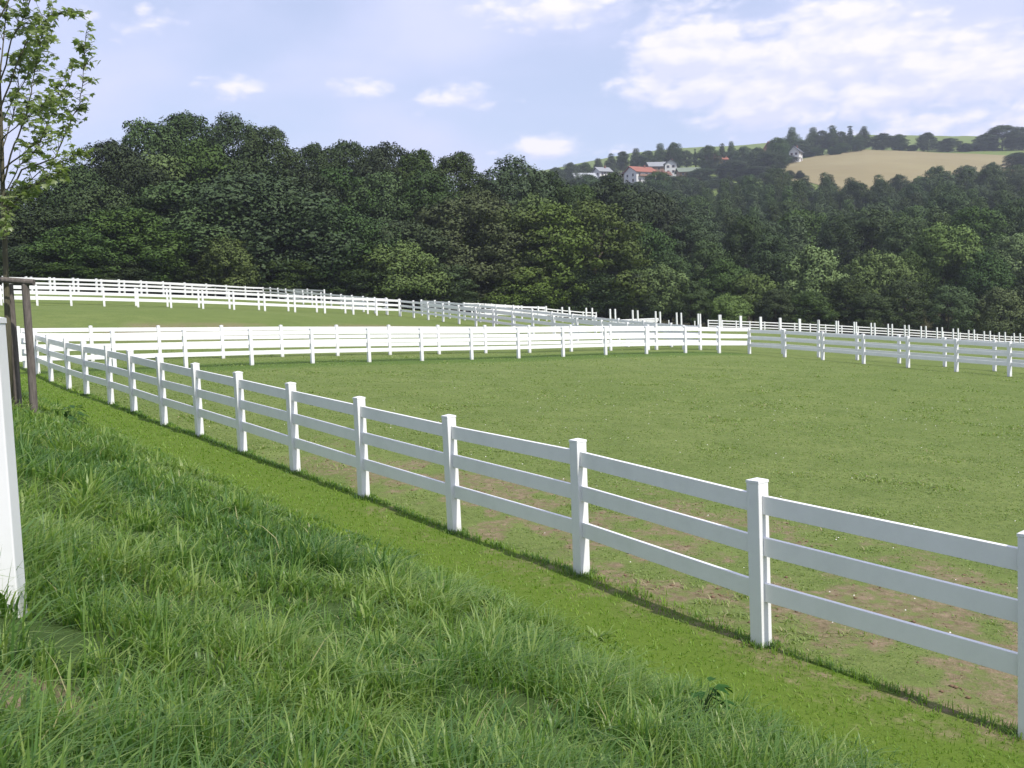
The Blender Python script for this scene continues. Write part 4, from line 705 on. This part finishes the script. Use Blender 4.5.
def post_tufts():
    # longer tufts the mower leaves round each post and under the boards
    X = []; Y = []
    for (px_,py_) in F_A[2:14]:
        m = 260; a = rs.uniform(0,6.28,m); r_ = .075+np.abs(rs.normal(0,.05,m)); X.append(px_+np.cos(a)*r_); Y.append(py_+np.sin(a)*r_)
    for (a_,b_) in zip(F_A[1:12],F_A[2:13]):
        m = 520; u = rs.random(m); o = rs.normal(0,.035,m); L_ = math.hypot(b_[0]-a_[0],b_[1]-a_[1]); nx,ny = -(b_[1]-a_[1])/L_,(b_[0]-a_[0])/L_
        X.append(a_[0]+(b_[0]-a_[0])*u+nx*o); Y.append(a_[1]+(b_[1]-a_[1])*u+ny*o)
    x = np.concatenate(X); y = np.concatenate(Y); n = len(x); k = fbm(x*3,y*3,83,2) > .38; x, y = x[k], y[k]; n = len(x)
    L = rs.uniform(.03,.09,n); d = np.hypot(x,y)
    blades('fence_line_grass', 'longer untrimmed grass round the posts of the near fence', x, y, L, np.maximum(.004,.0009*d), np.clip(rs.normal(.6,.3,n),.05,1.2), rs.uniform(0,6.28,n), np.clip(rs.normal(.45,.2,n),0,.9), M_LONG)
post_tufts()
def turf():
    n = 560000; x, y, d = wedge(n, 6.5, 56, 1.45, .72, rs); sd = side(x, y)
    dr = dryness(x, y, sd); nz = fbm(x*1.1, y*1.1, 29, 4); n2 = fbm(x*5, y*5, 33, 2)
    k = (sd < -.05) & (rs.random(n) > dr*.95) & (n2 > .30) & (rs.random(n) > sstep(30,54,d))
    x, y, d, dr, nz = [q[k] for q in (x,y,d,dr,nz)]; n = len(x)
    L = (.012+.030*nz)*rs.uniform(.6,1.5,n)+.05*sstep(.66,.74,nz)*rs.random(n)
    blades('paddock_grass', 'short grazed grass of the near paddock', x, y, L, np.maximum(.0045,.0011*d), np.clip(rs.normal(.95,.35,n),.1,1.6), rs.uniform(0,6.28,n), np.clip(.15+.6*nz+rs.normal(0,.2,n)+.25*dr,0,1), M_TURF)
turf()

def weed(x, y, label, s=1.0, n=16, seed=1):
    g = tz(x,y,True); root = empty('broadleaf_weed', (x,y,g)); tag(root, label, 'weed')
    r = random.Random(seed); V = []; T = []
    st = MB()
    for i in range(n):
        a = r.uniform(0,6.28); h = r.uniform(.08,.34)*s; l = r.uniform(.05,.16)*s; e = Vector((math.cos(a)*l,math.sin(a)*l,h))
        st.tube([(0,0,-.02),(e.x*.4,e.y*.4,h*.6),tuple(e)], [.004,.003,.002], 5, cap=False)
        d = Vector((math.cos(a),math.sin(a),r.uniform(-.5,.3))).normalized(); w = d.cross(Vector((0,0,1))).normalized(); L_ = r.uniform(.09,.15)*s; b = len(V)
        V += [tuple(e), tuple(e+d*L_*.35+w*L_*.28), tuple(e+d*L_*.75+w*L_*.2-Vector((0,0,.01))), tuple(e+d*L_-Vector((0,0,.03))), tuple(e+d*L_*.75-w*L_*.2-Vector((0,0,.01))), tuple(e+d*L_*.35-w*L_*.28), tuple(e+d*L_*.5+Vector((0,0,-.012)))]
        T += [(b+i_,b+(i_+1)%6,b+6) for i_ in range(6)]
    st.build('stems', M_LONGSTEM, root); link('leaves', np_mesh('leaves', np.array(V), tris=np.array(T), mat=M_WEED), root)
M_LONGSTEM = m_simple('weed_stem', (.05,.09,.025),(.08,.13,.04), 20)
M_WEED = m_leaf('weed_leaves', (.030,.075,.018),(.045,.10,.022),(.07,.13,.03), trans=.25, rnd=0, vscale=4)
weed(1.02, 5.62, 'dark broad-leaved weed at the edge of the long grass, lower right', .75, 24, 3)
weed(-7.2, 16.2, 'dark green weed clump in the long grass just right of the tree stakes', 1.15, 26, 5)
def clods():
    n = 14000; x, y, d = wedge(n, 7, 24, 1.3, .72, rs); sd = side(x, y); k = (dryness(x, y, sd)+.25*(rs.random(n)-.5) > .38)&(fbm(x*4,y*4,71,2)>.5) & (sd < -.25); x, y = x[k], y[k]; n = len(x)
    s = .006+.018*rs.random(n)**2.2; z = terrain(x, y)+s*.2; V = np.zeros((n,6,3))
    for i, (a,b,c) in enumerate(((-1,0,0),(0,-1,0),(1,0,0),(0,1,0),(0,0,.8),(0,0,-.8))):
        V[:,i] = np.stack([x+a*s*rs.uniform(.6,1.5,n),y+b*s*rs.uniform(.6,1.5,n),z+c*s*rs.uniform(.4,1,n)],1)
    b = (np.arange(n)*6)[:,None]; T = np.concatenate([b+[i,(i+1)%4,4] for i in range(4)]+[b+[(i+1)%4,i,5] for i in range(4)])
    tag(link('soil_clods', np_mesh('soil_clods', V.reshape(-1,3), tris=T, mat=m_simple('clod_soil',(.10,.065,.04),(.26,.18,.12),9,.95,.05))), 'small reddish brown soil clods on the worn turf inside the near fence', 'soil', kind='stuff')
clods()
def clover():
    n = 420; x, y, d = wedge(n, 8, 34, 1.2, .7, rs); sd = side(x, y); k = sd < -.3; x, y = x[k], y[k]; n = len(x)
    z = terrain(x, y)+.03; s = rs.uniform(.005,.009,n)*(1+.02*y)
    V = np.zeros((n,5,3)); 
    for i, (a,b,c) in enumerate(((-1,0,0),(0,-1,0),(1,0,0),(0,1,0),(0,0,1))): V[:,i] = np.stack([x+a*s,y+b*s,z+c*s],1)
    b = (np.arange(n)*5)[:,None]; T = np.concatenate([b+[i,(i+1)%4,4] for i in range(4)])
    tag(link('clover_flowers', np_mesh('clover_flowers', V.reshape(-1,3), tris=T, mat=m_simple('clover_white',(.6,.58,.52),(.75,.73,.68)))), 'tiny white clover flowers scattered in the paddock turf', 'flowers', kind='stuff')
clover()

# ----------------------------------------------------------------- light, sky, camera
SUN = Vector((.690*math.cos(R(51)), -.724*math.cos(R(51)), math.sin(R(51)))).normalized()
ld = bpy.data.lights.new('sun', 'SUN'); ld.energy = 3.35; ld.angle = R(.55); ld.color = (1.0,.955,.88)
lo = bpy.data.objects.new('sun', ld); C.objects.link(lo); lo.rotation_euler = SUN.to_track_quat('Z','Y').to_euler(); lo.location = (20,-20,40)
W = bpy.data.worlds.new('World'); bpy.context.scene.world = W; W.use_nodes = True
t = NT(W); t.n.clear(); wo = t.new('ShaderNodeOutputWorld'); bg = t.new('ShaderNodeBackground'); bg.inputs[1].default_value = .108
sky = t.new('ShaderNodeTexSky', sky_type='NISHITA'); sky.sun_disc = False; sky.sun_elevation = R(51); sky.sun_rotation = math.atan2(.690,-.724)
sky.air_density = 1.0; sky.dust_density = 1.0; sky.ozone_density = 1.6
tc = t.new('ShaderNodeTexCoord').outputs['Generated']
sp = t.new('ShaderNodeSeparateXYZ'); t.l.new(tc, sp.inputs[0]); X_, Y_, Z_ = sp.outputs
az = t.math('ARCTAN2', X_, Y_); el = t.math('ARCSINE', Z_)
def comb(a, b, c=0):
    n = t.new('ShaderNodeCombineXYZ')
    for i, v in enumerate((a,b,c)):
        if hasattr(v,'is_output'): t.l.new(v, n.inputs[i])
        else: n.inputs[i].default_value = v
    return n.outputs[0]
P1 = comb(az, t.math('MULTIPLY', el, 2.2), 0)
P2 = comb(t.math('ADD', az, .012), t.math('MULTIPLY', t.math('ADD', el, .012), 2.2), 0)
# thin high veil everywhere, soft and streaky
veil = t.noise(P1, 3.5, 4, .45, dist=.3); veil2 = t.noise(P1, 9, 4, .5)
vf = t.math('ADD', t.math('MULTIPLY', veil, .75), t.math('MULTIPLY', veil2, .25))
vm = t.new('ShaderNodeMapRange', interpolation_type='SMOOTHSTEP'); vm.inputs['From Min'].default_value = .30; vm.inputs['From Max'].default_value = .72; vm.inputs['To Min'].default_value = .5; vm.inputs['To Max'].default_value = .97
t.l.new(vf, vm.inputs['Value'])
base = t.mix(vm.outputs[0], sky.outputs[0], (4.85,5.1,6.95,1))
# heaped clouds: azimuth, elevation and half sizes of each heap (radians)
for n_ in t.n:
    if n_.bl_idname == 'ShaderNodeTexNoise': n_.noise_dimensions = '2D'
HEAPS = [(0.162, 0.234, 0.041, 0.031, 1.2), (0.195, 0.242, 0.056, 0.039, 1.3), (0.228, 0.228, 0.049, 0.036, 1.2), (0.194, 0.21, 0.073, 0.031, 1.1), (0.278, 0.225, 0.054, 0.031, 1.2), (0.315, 0.234, 0.061, 0.036, 1.3), (0.351, 0.224, 0.056, 0.036, 1.3), (0.384, 0.208, 0.061, 0.034, 1.2), (0.425, 0.199, 0.073, 0.034, 1.2), (0.465, 0.192, 0.061, 0.029, 1.1), (0.26, 0.198, 0.076, 0.034, 1.2), (0.3, 0.192, 0.041, 0.021, 1.1), (0.236, 0.186, 0.073, 0.021, 1.0), (0.358, 0.188, 0.11, 0.034, 1.0), (0.425, 0.155, 0.134, 0.023, 0.8), (0.062, 0.288, 0.09, 0.03, 0.85), (0.211, 0.277, 0.049, 0.018, 0.5), (-0.044, 0.211, 0.06, 0.018, 0.75), (-0.126, 0.222, 0.05, 0.018, 0.55), (0.042, 0.161, 0.06, 0.018, 0.75), (-0.249, 0.225, 0.07, 0.022, 0.45), (-0.335, 0.278, 0.07, 0.022, 0.5), (-0.326, 0.287, 0.09, 0.02, 0.0), (0.106, 0.156, 0.06, 0.014, 0.4)]
f1 = t.noise(P1, 16, 5, .6); f2 = t.noise(P2, 16, 3, .6); 
def heap_field(E):
    fld = None
    for (a0,e0,ra,re,wt) in HEAPS:
        dx = t.math('DIVIDE', t.math('SUBTRACT', az, a0), ra); dy = t.math('DIVIDE', t.math('SUBTRACT', E, e0), re)
        r2 = t.math('ADD', t.math('MULTIPLY', dx, dx), t.math('MULTIPLY', dy, dy))
        v = t.math('SUBTRACT', wt, t.math('SQRT', r2))
        fld = v if fld is None else t.math('MAXIMUM', fld, v)
    return t.math('MAXIMUM', fld, -1.6)
for n_ in t.n:
    if n_.bl_idname == 'ShaderNodeTexNoise': n_.noise_dimensions = '2D'
# billows: cellular lumps over the soft noise give the heaps their cauliflower edge
def billow(P):
    v = t.new('ShaderNodeTexVoronoi', feature='F1', voronoi_dimensions='2D'); v.inputs['Scale'].default_value = 30; v.inputs['Detail'].default_value = 1.0
    w = t.new('ShaderNodeVectorMath', operation='ADD'); t.l.new(P, w.inputs[0])
    nn = t.new('ShaderNodeTexNoise', noise_dimensions='2D'); nn.inputs['Scale'].default_value = 18; nn.inputs['Detail'].default_value = 3; t.l.new(P, nn.inputs['Vector'])
    sc = t.new('ShaderNodeVectorMath', operation='SCALE'); sc.inputs['Scale'].default_value = .045; t.l.new(nn.outputs['Color'], sc.inputs[0]); t.l.new(sc.outputs[0], w.inputs[1])
    t.l.new(w.outputs[0], v.inputs['Vector']); return t.math('SUBTRACT', .42, v.outputs['Distance'])
b1 = billow(P1); b2 = billow(P2)
F1 = t.math('ADD', t.math('ADD', heap_field(el), t.math('MULTIPLY', t.math('SUBTRACT', f1, .5), 1.4)), t.math('MULTIPLY', b1, .55))
F2 = t.math('ADD', t.math('ADD', heap_field(t.math('ADD', el, .010)), t.math('MULTIPLY', t.math('SUBTRACT', f2, .5), 1.4)), t.math('MULTIPLY', b2, .55))
cm = t.new('ShaderNodeMapRange', interpolation_type='SMOOTHSTEP'); cm.inputs['From Min'].default_value = -.25; cm.inputs['From Max'].default_value = .55; cm.inputs['To Max'].default_value = .88; t.l.new(F1, cm.inputs['Value'])
rel = t.math('ADD', t.math('MULTIPLY', t.math('SUBTRACT', F1, F2), 1.15), .42, clamp=True)
cc = t.mix(rel, (5.3,5.4,6.9,1), (7.1,6.75,7.6,1))
col = t.mix(cm.outputs[0], base, cc)
t.l.new(col, bg.inputs[0]); t.l.new(bg.outputs[0], wo.inputs[0])

def haze(density):
    m, t, o = mat('haze_air'); v = t.new('ShaderNodeVolumePrincipled'); v.inputs['Color'].default_value = (.82,.88,1,1); v.inputs['Density'].default_value = density
    v.inputs['Anisotropy'].default_value = .2
    t.l.new(v.outputs[0], o.inputs['Volume'])
    b = MB(); b.box(-1400,1400,-1400,1400,-60,230); h = b.build('haze', m); tag(h, 'thin summer haze in the air', 'haze', kind='stuff')
HAZE = 0.00026
if HAZE: haze(HAZE)
W.cycles.sampling_method = 'MANUAL'; W.cycles.sample_map_resolution = 256
cd = bpy.data.cameras.new('camera'); cam = bpy.data.objects.new('camera', cd); C.objects.link(cam)
cd.sensor_width = 36; cd.lens = 36*1000/1024; cd.clip_start = .05; cd.clip_end = 6000
p_, r_ = R(3.95), R(2.4)
up0 = Vector((0,math.sin(p_),math.cos(p_))); rt0 = Vector((1,0,0)); fw = Vector((0,math.cos(p_),-math.sin(p_)))
ir = rt0*math.cos(r_)-up0*math.sin(r_); iu = rt0*math.sin(r_)+up0*math.cos(r_)
Mx = Matrix((ir, iu, -fw)).transposed().to_4x4(); Mx.translation = Vector((0,0,CZ)); cam.matrix_world = Mx
S = bpy.context.scene; S.camera = cam
S.view_settings.view_transform = 'Standard'; S.view_settings.look = 'None'; S.view_settings.gamma = 1; S.view_settings.exposure = 0.62
S.cycles.max_bounces = 4; S.cycles.diffuse_bounces = 2; S.cycles.glossy_bounces = 2; S.cycles.transmission_bounces = 2; S.cycles.volume_bounces = 0
